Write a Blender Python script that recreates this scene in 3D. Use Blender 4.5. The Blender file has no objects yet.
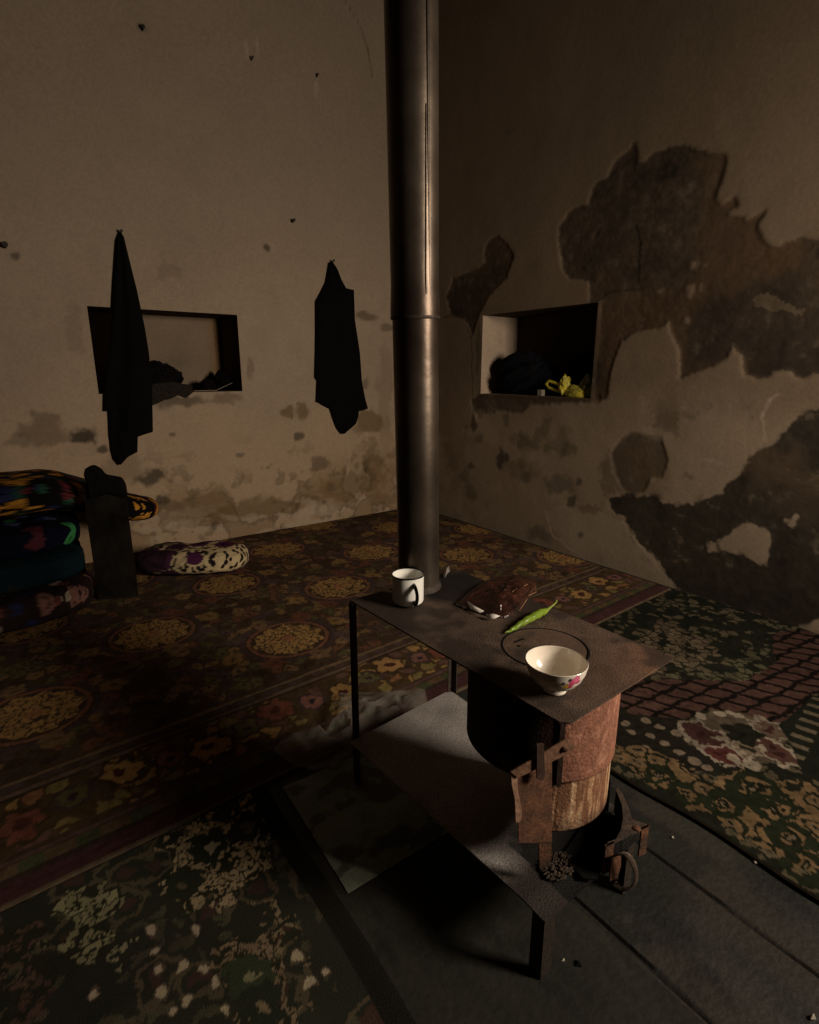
import bpy, bmesh, math, random
import numpy as np
from mathutils import Vector, Matrix
random.seed(7)
PI = math.pi
# ------------------------------------------------------------------ measured camera
F = 555.0
TH = math.atan(140 / F)
AZ = math.radians(36.2)
H = 1.22
FH = np.array([math.sin(AZ), math.cos(AZ), 0.0])
RT = np.array([math.cos(AZ), -math.sin(AZ), 0.0])
FW = FH * math.cos(TH) + np.array([0, 0, -math.sin(TH)])
UP = FH * math.sin(TH) + np.array([0, 0, math.cos(TH)])
CAM = np.array([0, 0, H])
XR, YL = 3.03, 4.04            # right wall plane, left wall plane


def ray(x, y):
    return FW * F + RT * (x - 409.5) - UP * (y - 512)


def onz(x, y, z=0.0):
    d = ray(x, y)
    return CAM + d * ((z - H) / d[2])


def onx(x, y, X=XR):
    d = ray(x, y)
    return CAM + d * (X / d[0])


def ony(x, y, Y=YL):
    d = ray(x, y)
    return CAM + d * (Y / d[1])


def onp(x, y, p, n):
    d = ray(x, y)
    n = np.array(n, float)
    return CAM + d * (float((np.array(p) - CAM) @ n) / float(d @ n))


# ------------------------------------------------------------------ noise (numpy)
_perm = np.random.RandomState(11).rand(256, 256)


def vnoise(x, y, s=0):
    x = np.asarray(x, float) + s * 37.13
    y = np.asarray(y, float) + s * 91.7
    xi = np.floor(x).astype(int)
    yi = np.floor(y).astype(int)
    fx, fy = x - xi, y - yi
    fx = fx * fx * (3 - 2 * fx)
    fy = fy * fy * (3 - 2 * fy)
    g = lambda a, b: _perm[a & 255, b & 255]
    return (g(xi, yi) * (1 - fx) + g(xi + 1, yi) * fx) * (1 - fy) + (g(xi, yi + 1) * (1 - fx) + g(xi + 1, yi + 1) * fx) * fy


def fbm(x, y, o=4, s=0):
    a, t, n = 0.5, 0.0, 0.0
    for i in range(o):
        t = t + a * vnoise(x * 2 ** i, y * 2 ** i, s + i)
        n += a
        a *= 0.55
    return t / n


def cells(x, y, s=0):
    """Voronoi: distance to nearest, to second nearest, cell id."""
    x = np.asarray(x, float)
    y = np.asarray(y, float)
    xi = np.floor(x).astype(int)
    yi = np.floor(y).astype(int)
    d1 = np.full(x.shape, 9.0)
    d2 = np.full(x.shape, 9.0)
    cid = np.zeros(x.shape)
    for i in (-1, 0, 1):
        for j in (-1, 0, 1):
            a, b = xi + i, yi + j
            px = a + _perm[(a + s * 17) & 255, b & 255]
            py = b + _perm[a & 255, (b + s * 29 + 77) & 255]
            d = np.hypot(px - x, py - y)
            idv = _perm[(a + 31) & 255, (b + 53) & 255]
            m = d < d1
            d2 = np.where(m, d1, np.minimum(d2, d))
            cid = np.where(m, idv, cid)
            d1 = np.where(m, d, d1)
    return d1, d2, cid


def lin(r, g, b):
    f = lambda c: ((c / 255 + 0.055) / 1.055) ** 2.4 if c > 10 else c / 255 / 12.92
    return np.array([f(r), f(g), f(b)])


def mixc(c, col, m):
    m = np.asarray(m)[..., None]
    return c * (1 - m) + np.asarray(col) * m


def sstep(a, b, x):
    t = np.clip((np.asarray(x, float) - a) / (b - a), 0, 1)
    return t * t * (3 - 2 * t)


def inpoly(px, py, poly):
    r = np.zeros(px.shape, bool)
    n = len(poly)
    for i in range(n):
        x0, y0 = poly[i]
        x1, y1 = poly[(i + 1) % n]
        if y0 == y1:
            continue
        c = ((y0 > py) != (y1 > py)) & (px < (x1 - x0) * (py - y0) / (y1 - y0) + x0)
        r ^= c
    return r


def blur(m, k):
    for ax in (0, 1):
        for _ in range(2):
            c = np.cumsum(np.concatenate([np.repeat(m.take([0], ax), k + 1, ax), m, np.repeat(m.take([-1], ax), k, ax)], ax), ax)
            n = m.shape[ax]
            w = 2 * k + 1
            hi = c.take(range(w, w + n), ax)
            lo = c.take(range(0, n), ax)
            m = (hi - lo) / w
    return m


# ------------------------------------------------------------------ materials
MATS = {}


def mat(name, rgb=(128, 128, 128), rough=0.7, metal=0.0, ns=30.0, amt=0.25, bump=0.2, bs=80.0, attr=False,
        spec=0.4, alpha=None, trans=None, dark=None):
    if name in MATS:
        return MATS[name]
    m = bpy.data.materials.new(name)
    m.use_nodes = True
    nt = m.node_tree
    N = nt.nodes
    L = nt.links
    b = N['Principled BSDF']
    tc = N.new('ShaderNodeTexCoord')
    nz = N.new('ShaderNodeTexNoise')
    nz.inputs['Scale'].default_value = ns
    nz.inputs['Detail'].default_value = 5
    nz.inputs['Roughness'].default_value = 0.6
    L.new(tc.outputs['Object'], nz.inputs['Vector'])
    mr = N.new('ShaderNodeMapRange')
    mr.inputs['From Min'].default_value = 0.3
    mr.inputs['From Max'].default_value = 0.7
    mr.inputs['To Min'].default_value = 1 - amt
    mr.inputs['To Max'].default_value = 1 + amt
    L.new(nz.outputs['Fac'], mr.inputs['Value'])
    mx = N.new('ShaderNodeMix')
    mx.data_type = 'RGBA'
    mx.blend_type = 'MULTIPLY'
    mx.inputs['Factor'].default_value = 1.0
    if attr:
        a = N.new('ShaderNodeAttribute')
        a.attribute_name = 'Col'
        L.new(a.outputs['Color'], mx.inputs['A'])
    else:
        c = lin(*rgb)
        if dark is not None:
            n2 = N.new('ShaderNodeTexNoise')
            n2.inputs['Scale'].default_value = ns * 0.22
            n2.inputs['Detail'].default_value = 6
            L.new(tc.outputs['Object'], n2.inputs['Vector'])
            rp = N.new('ShaderNodeValToRGB')
            rp.color_ramp.elements[0].position = 0.38
            rp.color_ramp.elements[1].position = 0.62
            rp.color_ramp.elements[0].color = (*lin(*dark), 1)
            rp.color_ramp.elements[1].color = (*c, 1)
            L.new(n2.outputs['Fac'], rp.inputs['Fac'])
            L.new(rp.outputs['Color'], mx.inputs['A'])
        else:
            mx.inputs['A'].default_value = (*c, 1)
    L.new(mr.outputs['Result'], mx.inputs['B'])
    L.new(mx.outputs['Result'], b.inputs['Base Color'])
    b.inputs['Roughness'].default_value = rough
    b.inputs['Metallic'].default_value = metal
    b.inputs['Specular IOR Level'].default_value = spec
    if alpha is not None:
        b.inputs['Alpha'].default_value = alpha
    if trans is not None:
        b.inputs['Transmission Weight'].default_value = trans
        b.inputs['IOR'].default_value = 1.3
    if bump:
        nb = N.new('ShaderNodeTexNoise')
        nb.inputs['Scale'].default_value = bs
        nb.inputs['Detail'].default_value = 6
        L.new(tc.outputs['Object'], nb.inputs['Vector'])
        bp = N.new('ShaderNodeBump')
        bp.inputs['Strength'].default_value = bump
        bp.inputs['Distance'].default_value = 0.01
        L.new(nb.outputs['Fac'], bp.inputs['Height'])
        L.new(bp.outputs['Normal'], b.inputs['Normal'])
    MATS[name] = m
    return m


# ------------------------------------------------------------------ mesh builder
class MB:
    def __init__(s):
        s.v, s.f, s.c = [], [], []

    def add(s, verts, faces, cols=None):
        o = len(s.v)
        s.v += [tuple(map(float, p)) for p in verts]
        s.f += [tuple(i + o for i in f) for f in faces]
        s.c += [tuple(map(float, q)) for q in cols] if cols is not None else [(0.5, 0.5, 0.5)] * len(verts)
        return s

    def hexa(s, p):          # 8 corners: bottom 4 ccw, top 4 ccw
        return s.add(p, [(3, 2, 1, 0), (4, 5, 6, 7), (0, 1, 5, 4), (1, 2, 6, 5), (2, 3, 7, 6), (3, 0, 4, 7)])

    def box(s, x0, x1, y0, y1, z0, z1):
        return s.hexa([(x0, y0, z0), (x1, y0, z0), (x1, y1, z0), (x0, y1, z0), (x0, y0, z1), (x1, y0, z1), (x1, y1, z1), (x0, y1, z1)])

    def prism(s, poly, off):  # planar polygon extruded by vector off
        poly = [np.array(p, float) for p in poly]
        n = len(poly)
        off = np.array(off, float)
        return s.add(poly + [p + off for p in poly],
                     [tuple(range(n))[::-1], tuple(range(n, 2 * n))] + [(i, (i + 1) % n, (i + 1) % n + n, i + n) for i in range(n)])

    def lathe(s, prof, c, seg=48, closed=False, col=None):
        vs, fs, cs = [], [], []
        n = len(prof)
        for k in range(seg):
            a = 2 * PI * k / seg
            for i, (r, z) in enumerate(prof):
                vs.append((c[0] + r * math.cos(a), c[1] + r * math.sin(a), c[2] + z))
                cs.append(col(a, r, z) if col else (0.5, 0.5, 0.5))
        for k in range(seg):
            k2 = (k + 1) % seg
            for i in range(n - 1 if not closed else n):
                j = (i + 1) % n
                fs.append((k * n + i, k2 * n + i, k2 * n + j, k * n + j))
        return s.add(vs, fs, cs)

    def tube(s, pts, rad, seg=10, flat=1.0, cap=True, cyc=False, nrm=None):
        pts = [np.array(p, float) for p in pts]
        n = len(pts)
        rad = [rad] * n if np.isscalar(rad) else list(rad)
        vs, fs = [], []
        up = np.array(nrm if nrm is not None else (0.13, 0.21, 0.97), float)
        for i, p in enumerate(pts):
            if cyc:
                t = pts[(i + 1) % n] - pts[i - 1]
            else:
                t = pts[min(i + 1, n - 1)] - pts[max(i - 1, 0)]
            t = t / (np.linalg.norm(t) + 1e-9)
            a = np.cross(t, up)
            a /= np.linalg.norm(a) + 1e-9
            b = np.cross(a, t)
            for k in range(seg):
                w = 2 * PI * k / seg
                vs.append(p + rad[i] * (math.cos(w) * a + flat * math.sin(w) * b))
        m = n if cyc else n - 1
        for i in range(m):
            i2 = (i + 1) % n
            for k in range(seg):
                k2 = (k + 1) % seg
                fs.append((i * seg + k, i * seg + k2, i2 * seg + k2, i2 * seg + k))
        if cap and not cyc:
            fs.append(tuple(range(seg))[::-1])
            fs.append(tuple((n - 1) * seg + k for k in range(seg)))
        return s.add(vs, fs)

    def mesh(s, name):
        me = bpy.data.meshes.new(name)
        me.from_pydata(s.v, [], s.f)
        a = me.color_attributes.new('Col', 'FLOAT_COLOR', 'POINT')
        arr = np.ones((len(s.v), 4), np.float32)
        arr[:, :3] = np.array(s.c)
        a.data.foreach_set('color', arr.ravel())
        me.validate()
        me.update()
        return me


def gridmesh(name, P, C, keep=None):
    """P (nu,nv,3) points, C (nu,nv,3) linear colours; keep (nu-1,nv-1) bool."""
    nu, nv = P.shape[:2]
    idx = np.arange(nu * nv).reshape(nu, nv)
    q = np.stack([idx[:-1, :-1], idx[1:, :-1], idx[1:, 1:], idx[:-1, 1:]], -1)
    q = q[keep] if keep is not None else q.reshape(-1, 4)
    me = bpy.data.meshes.new(name)
    nf = len(q)
    me.vertices.add(nu * nv)
    me.vertices.foreach_set('co', P.reshape(-1).astype(np.float32))
    me.loops.add(nf * 4)
    me.loops.foreach_set('vertex_index', q.reshape(-1).astype(np.int32))
    me.polygons.add(nf)
    me.polygons.foreach_set('loop_start', (np.arange(nf) * 4).astype(np.int32))
    me.polygons.foreach_set('use_smooth', np.ones(nf, bool))
    me.update(calc_edges=True)
    a = me.color_attributes.new('Col', 'FLOAT_COLOR', 'POINT')
    arr = np.ones((nu * nv, 4), np.float32)
    arr[:, :3] = C.reshape(-1, 3)
    a.data.foreach_set('color', arr.ravel())
    return me


def slab(name, P, C, th):
    """grid surface closed to a slab by an underside th lower and a skirt, as MB."""
    nu, nv = P.shape[:2]
    Q = P.copy()
    Q[..., 2] -= th
    idx = np.arange(nu * nv).reshape(nu, nv)
    n = nu * nv
    top = np.stack([idx[:-1, :-1], idx[1:, :-1], idx[1:, 1:], idx[:-1, 1:]], -1).reshape(-1, 4)
    ring = np.concatenate([idx[:-1, 0], idx[-1, :-1], idx[:0:-1, -1], idx[0, :0:-1]])
    r2 = np.roll(ring, -1)
    side = np.stack([r2, ring, ring + n, r2 + n], -1)
    bot = top[:, ::-1] + n
    q = np.concatenate([top, side, bot])
    me = bpy.data.meshes.new(name)
    nf = len(q)
    me.vertices.add(2 * n)
    me.vertices.foreach_set('co', np.concatenate([P.reshape(-1, 3), Q.reshape(-1, 3)]).reshape(-1).astype(np.float32))
    me.loops.add(nf * 4)
    me.loops.foreach_set('vertex_index', q.reshape(-1).astype(np.int32))
    me.polygons.add(nf)
    me.polygons.foreach_set('loop_start', (np.arange(nf) * 4).astype(np.int32))
    me.update(calc_edges=True)
    a = me.color_attributes.new('Col', 'FLOAT_COLOR', 'POINT')
    arr = np.ones((2 * n, 4), np.float32)
    arr[:, :3] = np.concatenate([C.reshape(-1, 3), C.reshape(-1, 3)])
    a.data.foreach_set('color', arr.ravel())
    return me


def tagged(o, label=None, cat=None, group=None, kind=None):
    if label:
        o['label'] = label
    if cat:
        o['category'] = cat
    if group:
        o['group'] = group
    if kind:
        o['kind'] = kind
    return o


def thing(name, loc, label, cat, group=None):
    o = bpy.data.objects.new(name, None)
    bpy.context.scene.collection.objects.link(o)
    o.location = loc
    o.empty_display_size = 0.05
    o['_o'] = list(map(float, loc))
    return tagged(o, label, cat, group)


def obj(name, me, m, parent=None, smooth=True, origin=None, bevel=0, solid=0, subs=0):
    """link ONE mesh object; mesh is in world coordinates."""
    if isinstance(me, MB):
        me = me.mesh(name)
    org = parent['_o'] if parent is not None else (origin if origin is not None else (0, 0, 0))
    me.transform(Matrix.Translation(-Vector(org)))
    o = bpy.data.objects.new(name, me)
    bpy.context.scene.collection.objects.link(o)
    o['_o'] = list(map(float, org))
    if parent is not None:
        o.parent = parent
    else:
        o.location = org
    me.materials.append(m)
    bm = bmesh.new()
    bm.from_mesh(me)
    bmesh.ops.recalc_face_normals(bm, faces=bm.faces)
    bm.to_mesh(me)
    bm.free()
    if smooth:
        me.polygons.foreach_set('use_smooth', np.ones(len(me.polygons), bool))
        try:
            me.set_sharp_from_angle(angle=math.radians(40))
        except Exception:
            pass
    if solid:
        s = o.modifiers.new('solid', 'SOLIDIFY')
        s.thickness = solid
        s.offset = 0
    if bevel:
        b = o.modifiers.new('bevel', 'BEVEL')
        b.width = bevel
        b.segments = 2
    if subs:
        b = o.modifiers.new('subdiv', 'SUBSURF')
        b.levels = b.render_levels = subs
    return o


# ================================================================== SETTING
# ---- left wall (plane Y = YL, faces the camera) with a niche
N1 = (0.53, 1.455, 1.085, 1.609)      # x0,x1,z0,z1
N2 = (2.205, 3.21, 1.058, 1.63)        # y0,y1,z0,z1
ND = 0.38


def axis(vals):
    out = []
    for a, b, st in vals:
        n = max(1, int(round((b - a) / st)))
        out += list(np.linspace(a, b, n, endpoint=False))
    out.append(vals[-1][1])
    return np.array(out)


def rect_dist(u, z, r):
    du = np.maximum(np.maximum(r[0] - u, u - r[1]), 0)
    dz = np.maximum(np.maximum(r[2] - z, z - r[3]), 0)
    return np.hypot(du, dz)


PL = lin(154, 135, 114)
u = axis([(-2.2, -0.3, 0.05), (-0.3, N1[0], 0.008), (N1[0], N1[1], 0.008), (N1[1], XR, 0.008)])
z = axis([(0, N1[2], 0.008), (N1[2], N1[3], 0.008), (N1[3], 3.0, 0.012), (3.0, 4.6, 0.03)])
U, Z = np.meshgrid(u, z, indexing='ij')
n_big = fbm(U * 1.3, Z * 1.3, 4, 3)
n_mid = fbm(U * 6, Z * 6, 5, 5)
n_hi = fbm(U * 22, Z * 22, 4, 8)
col = PL[None, None, :] * (0.86 + 0.28 * n_big + 0.14 * (n_mid - 0.5) + 0.10 * (n_hi - 0.5))[..., None]
# the upper plaster is browner and duller, the lowest is paler
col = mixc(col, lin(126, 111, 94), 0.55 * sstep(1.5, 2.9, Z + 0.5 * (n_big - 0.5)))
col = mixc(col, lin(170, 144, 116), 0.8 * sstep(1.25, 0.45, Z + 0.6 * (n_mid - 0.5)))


def stains(col, plane, items, warp=0.03):
    """items: (px x, px y, px rx, px ry, rgb, strength) in the photograph, laid on the wall."""
    wu = (fbm(U * 14, Z * 14, 4, 21) - 0.5)
    wz = (fbm(U * 14, Z * 14, 4, 25) - 0.5)
    for (x, y, rx, ry, c, k) in items:
        p = plane(x, y)
        q = plane(x + rx, y)
        w = plane(x, y + ry)
        ui = 0 if plane is ony else 1
        a = abs(q[ui] - p[ui])
        b = abs(w[2] - p[2])
        wp = 1.1 * min(a, b, 0.25) / 0.10 * 0.10
        d = np.hypot((U - p[ui] + wu * wp * 1.6) / a, (Z - p[2] + wz * wp * 1.6) / b)
        col = mixc(col, lin(*c), k * sstep(1.15, 0.55, d))
    return col


GREY, BRN, OCH, DK, PALE = (62, 57, 46), (88, 71, 50), (104, 84, 54), (42, 37, 30), (172, 154, 132)
col = stains(col, ony, [
    (84, 435, 17, 10, DK, .85), (101, 449, 7, 5, GREY, .8), (150, 478, 20, 9, GREY, .8), (164, 499, 8, 7, DK, .75),
    (45, 430, 26, 18, BRN, .55), (20, 440, 14, 10, GREY, .4), (320, 463, 11, 8, DK, .55), (300, 437, 6, 6, GREY, .75),
    (285, 412, 9, 7, OCH, .75), (302, 411, 8, 8, OCH, .75), (372, 422, 18, 12, OCH, .75), (345, 488, 30, 15, OCH, .6),
    (366, 462, 6, 7, GREY, .7), (372, 470, 16, 30, OCH, .6), (250, 512, 60, 13, OCH, .7), (205, 500, 30, 9, BRN, .5),
    (245, 523, 56, 5, PALE, .6), (330, 508, 40, 6, PALE, .55), (268, 248, 4, 5, DK, .7), (366, 316, 12, 5, BRN, .7),
    (388, 327, 9, 4, BRN, .6), (170, 270, 16, 14, BRN, .28), (250, 368, 4, 14, BRN, .4), (365, 383, 5, 8, BRN, .5),
    (385, 400, 8, 60, OCH, .3), (180, 402, 30, 7, DK, .6), (226, 398, 20, 6, BRN, .5), (75, 330, 10, 30, BRN, .25),
    (240, 455, 5, 3, DK, .5), (172, 434, 4, 3, DK, .5), (142, 30, 8, 3, DK, .6), (247, 50, 2, 10, PALE, .35),
    (258, 46, 2, 10, PALE, .35), (316, 88, 2, 8, PALE, .35), (14, 255, 6, 5, DK, .6), (200, 515, 40, 8, GREY, .3),
    (120, 470, 26, 12, BRN, .35), (380, 500, 16, 8, BRN, .45), (300, 500, 20, 8, BRN, .35)])
f1_ = fbm(U * 4 + 4, Z * 4, 6, 157)
zone = sstep(.62, .30, Z + .25 * (n_big - .5))
col = mixc(col, lin(120, 92, 58), .5 * zone * sstep(.50, .56, f1_))
col = mixc(col, lin(84, 66, 42), .55 * zone * sstep(.045, .012, np.abs(f1_ - .51)))
f2_ = fbm(U * 9 + 14, Z * 9, 6, 159)
col = mixc(col, lin(72, 62, 46), .4 * sstep(.62, .70, f2_) * sstep(.9, .4, Z))
col = mixc(col, lin(176, 156, 132), .5 * sstep(.60, .68, fbm(U * 5 + 21, Z * 12, 5, 163)) * sstep(.35, .1, Z))
# hairline cracks
for pts in ([(345, 0), (360, 25), (368, 50), (372, 75)],):
    for a, b in zip(pts[:-1], pts[1:]):
        A, B = ony(*a), ony(*b)
        d2 = np.array([B[0] - A[0], B[2] - A[2]])
        t = np.clip(((U - A[0]) * d2[0] + (Z - A[2]) * d2[1]) / (d2 @ d2), 0, 1)
        dist = np.hypot(U - A[0] - t * d2[0], Z - A[2] - t * d2[1]) + 0.012 * (n_hi - .5)
        col = mixc(col, lin(*DK), 0.45 * sstep(0.009, 0.003, dist))
rd = rect_dist(U, Z, N1)
bulge = (fbm(U * 2.2, Z * 2.2, 3, 41) - 0.5) * 0.03 * sstep(0, 0.3, rd) * sstep(0, .25, XR - U)
P = np.stack([U, YL + np.maximum(bulge, -0.012) * 0.8, Z], -1)
uc, zc = (u[:-1] + u[1:]) / 2, (z[:-1] + z[1:]) / 2
keep = ~((uc[:, None] > N1[0]) & (uc[:, None] < N1[1]) & (zc[None] > N1[2]) & (zc[None] < N1[3]))
M_plaster = mat('aged_plaster', attr=True, rough=0.92, ns=60, amt=0.10, bump=0.09, bs=40, spec=0.15)
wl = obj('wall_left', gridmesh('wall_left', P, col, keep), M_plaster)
tagged(wl, kind='structure')


def niche(parent, r, plane_axis, base, colour):
    """the five plastered faces of a niche recessed behind a wall plane, one mesh."""
    def pt(a, zz, d):
        return (a, base + d, zz) if plane_axis == 'y' else (base + d, a, zz)
    mb = MB()
    n = 24

    def face(fn, tag):
        vs, cs, fs = [], [], []
        for i in range(n + 1):
            for j in range(n + 1):
                p = fn(i / n, j / n)
                vs.append(p)
                cs.append(colour(tag, i / n, j / n, p))
        for i in range(n):
            for j in range(n):
                fs.append((i * (n + 1) + j, (i + 1) * (n + 1) + j, (i + 1) * (n + 1) + j + 1, i * (n + 1) + j + 1))
        mb.add(vs, fs, cs)
    L = lambda a, b, t: a + (b - a) * t
    face(lambda s, t: pt(L(r[0], r[1], s), L(r[2], r[3], t), ND), 'back')
    face(lambda s, t: pt(r[0], L(r[2], r[3], t), ND * s), 'lo')
    face(lambda s, t: pt(r[1], L(r[2], r[3], t), ND * s), 'hi')
    face(lambda s, t: pt(L(r[0], r[1], s), r[3], ND * t), 'top')
    face(lambda s, t: pt(L(r[0], r[1], s), r[2], ND * t), 'sill')
    return obj('niche_recess', mb, M_plaster, parent)


def ncol1(tag, s, t, p):
    k = 0.85 + 0.3 * float(fbm(s * 5 + 3, t * 4, 4, 61))
    c = lin(132, 113, 92) * k
    if tag == 'back':
        g = float(sstep(.25, .0, math.hypot((s - .62) * 1.3, (t - .38) * 1.1)))
        c = mixc(c, lin(110, 98, 82), .7 * g)
        c = mixc(c, lin(126, 92, 50), .7 * float(sstep(.86, .97, s)))
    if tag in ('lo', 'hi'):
        c = lin(70, 54, 38) * k  # soot on the left reveal; shade painted into the right one
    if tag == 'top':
        c = lin(60, 48, 36) * k  # shaded underside, painted darker
    return c


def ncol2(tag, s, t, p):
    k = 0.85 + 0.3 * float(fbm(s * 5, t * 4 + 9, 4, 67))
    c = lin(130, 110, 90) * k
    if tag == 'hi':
        c = lin(172, 150, 128) * k  # reveal that catches the window light, painted paler
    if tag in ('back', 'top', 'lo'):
        c = lin(70, 58, 46) * k  # shade inside the niche painted into these faces
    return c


niche(wl, N1, 'y', YL, ncol1)

# ---- right wall (plane X = XR) with peeled plaster and a niche
u = axis([(-2.2, 0.2, 0.05), (0.2, N2[0], 0.0065), (N2[0], N2[1], 0.0065), (N2[1], YL, 0.0065)])
z = axis([(0, N2[2], 0.0065), (N2[2], N2[3], 0.0065), (N2[3], 2.6, 0.0065), (2.6, 4.6, 0.03)])
U, Z = np.meshgrid(u, z, indexing='ij')
n_big = fbm(U * 1.3, Z * 1.3, 4, 13)
n_mid = fbm(U * 6, Z * 6, 5, 15)
n_hi = fbm(U * 24, Z * 24, 4, 18)
col = lin(114, 97, 78)[None, None] * (0.84 + 0.3 * n_big + 0.2 * (n_mid - .5) + 0.12 * (n_hi - 0.5))[..., None]
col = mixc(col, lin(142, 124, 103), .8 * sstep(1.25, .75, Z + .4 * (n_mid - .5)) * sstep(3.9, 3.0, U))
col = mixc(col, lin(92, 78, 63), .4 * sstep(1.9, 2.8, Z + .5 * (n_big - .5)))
W1 = (fbm(U * 16, Z * 16, 4, 31) - .5) * 0.05 + (fbm(U * 55, Z * 55, 3, 32) - .5) * 0.03
W2 = (fbm(U * 16, Z * 16, 4, 35) - .5) * 0.05 + (fbm(U * 55, Z * 55, 3, 36) - .5) * 0.03


def wpoly(pts):
    return [(p[1], p[2]) for p in (onx(*q) for q in pts)]


def pmask(pts, k=0.7):
    return inpoly(U + W1 * k, Z + W2 * k, wpoly(pts)).astype(float)


BIG = [(590, 304), (589, 281), (570, 279), (561, 268), (559, 248), (558, 228), (570, 209), (586, 205), (596, 184), (607, 177),
       (614, 161), (627, 150), (634, 142), (636, 156), (638, 165), (652, 154), (671, 147), (691, 146), (707, 152), (726, 154),
       (725, 164), (721, 182), (714, 200), (721, 207), (737, 197), (738, 206), (724, 212), (732, 215), (740, 216), (747, 220),
       (766, 208), (757, 226), (768, 246), (777, 249), (786, 242), (801, 238), (813, 240), (845, 246), (900, 262), (915, 330),
       (900, 372), (850, 379), (819, 375), (803, 379), (793, 371), (773, 373), (763, 379), (744, 374), (741, 357), (734, 345),
       (724, 357), (714, 365), (698, 373), (678, 379), (680, 365), (679, 350), (672, 334), (668, 321), (658, 328), (635, 332),
       (620, 342), (616, 357), (609, 372), (606, 400), (590, 400)]
SM = [(496, 236), (508, 245), (513, 257), (506, 278), (499, 284), (487, 298), (479, 315), (472, 336), (468, 325), (462, 318),
      (451, 315), (446, 296), (453, 278), (474, 270), (484, 264), (485, 247), (491, 238)]
SILL = [(470, 398), (482, 393), (597, 396), (601, 402), (560, 404), (530, 405), (520, 413), (500, 411), (478, 418), (472, 408)]
MIDP = [(620, 439), (631, 433), (661, 438), (667, 461), (661, 479), (650, 478), (643, 492), (631, 495), (620, 487), (614, 469), (610, 453)]
LOW = [(606, 499), (613, 494), (631, 493), (641, 497), (656, 491), (668, 495), (666, 506), (686, 501), (700, 500), (715, 496),
       (726, 484), (739, 471), (761, 449), (782, 441), (797, 423), (819, 409), (860, 396), (930, 390), (930, 700), (819, 640),
       (750, 612), (678, 590), (662, 566), (640, 543), (622, 521)]
ISL = [[(706, 552), (728, 532), (744, 521), (772, 534), (764, 568), (744, 553), (726, 553)],
       [(779, 523), (797, 511), (806, 517), (792, 531)], [(794, 626), (819, 616), (860, 610), (860, 660), (805, 632)],
       [(812, 506), (840, 500), (840, 512), (815, 512)]]
SPOTS = [[(691, 259), (696, 262), (694, 270), (688, 268)], [(686, 285), (693, 283), (691, 300), (685, 298)],
         [(655, 290), (662, 289), (660, 294), (655, 294)], [(697, 286), (702, 285), (701, 293), (697, 293)],
         [(683, 318), (688, 315), (690, 324), (683, 326)], [(703, 263), (706, 263), (706, 267), (703, 267)]]
WASH = [(750, 297), (767, 291), (776, 297), (786, 304), (803, 310), (800, 316), (770, 310), (755, 305)]
big = pmask(BIG, .55)
big[pmask(SM, .5) > 0] = 1
for s_ in SPOTS:
    big = np.where(pmask(s_, .5) > 0, 0.25, big)
mid = np.maximum(pmask(MIDP, .22), pmask(SILL, .8))
low = pmask(LOW, 1.5)
for s_ in ISL:
    low = np.where(pmask(s_, 1.3) > 0, 0.0, low)
fx = slice(48, None)
lowb = low.copy()
lowb[fx] = blur(low[fx], 5)
midb = mid.copy()
midb[fx] = blur(mid[fx], 1)
bigb = big.copy()
bigb[fx] = .5 * big[fx] + .5 * blur(big[fx], 1)
n_f = fbm(U * 70, Z * 70, 3, 19)
mud = lin(70, 58, 46)[None, None] * (0.45 + 0.75 * n_mid + 0.7 * (n_hi - .5) + .25 * n_big + .5 * (n_f - .5))[..., None]
mud = mixc(mud, lin(46, 38, 31), .6 * sstep(1.75, 1.35, Z + .5 * (n_mid - .5)))
mud = mixc(mud, lin(96, 82, 68), .5 * sstep(.60, .72, n_hi) * sstep(.5, .6, n_mid))
mud = mixc(mud, lin(88, 66, 46), .5 * sstep(.45, .65, fbm(U * 3, Z * 3, 3, 51)))
col = mixc(col, mud, bigb)
col = mixc(col, mud * 0.9, .8 * midb)
damp = lin(50, 44, 36)[None, None] * (0.35 + 0.8 * n_mid + .8 * (n_hi - .5) + .5 * (n_f - .5))[..., None]
damp = mixc(damp, lin(84, 66, 50), .6 * sstep(.42, .62, fbm(U * 4, Z * 4, 3, 57)) * sstep(.4, .8, Z))
lowm = sstep(.40, .60, lowb + .95 * (fbm(U * 11, Z * 11, 5, 59) - .5) + .55 * (n_hi - .5))
col = mixc(col, damp, .95 * lowm)
col = mixc(col, lin(112, 98, 80), .45 * lowm * sstep(.62, .74, n_hi) * sstep(.5, .62, n_mid))
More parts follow.
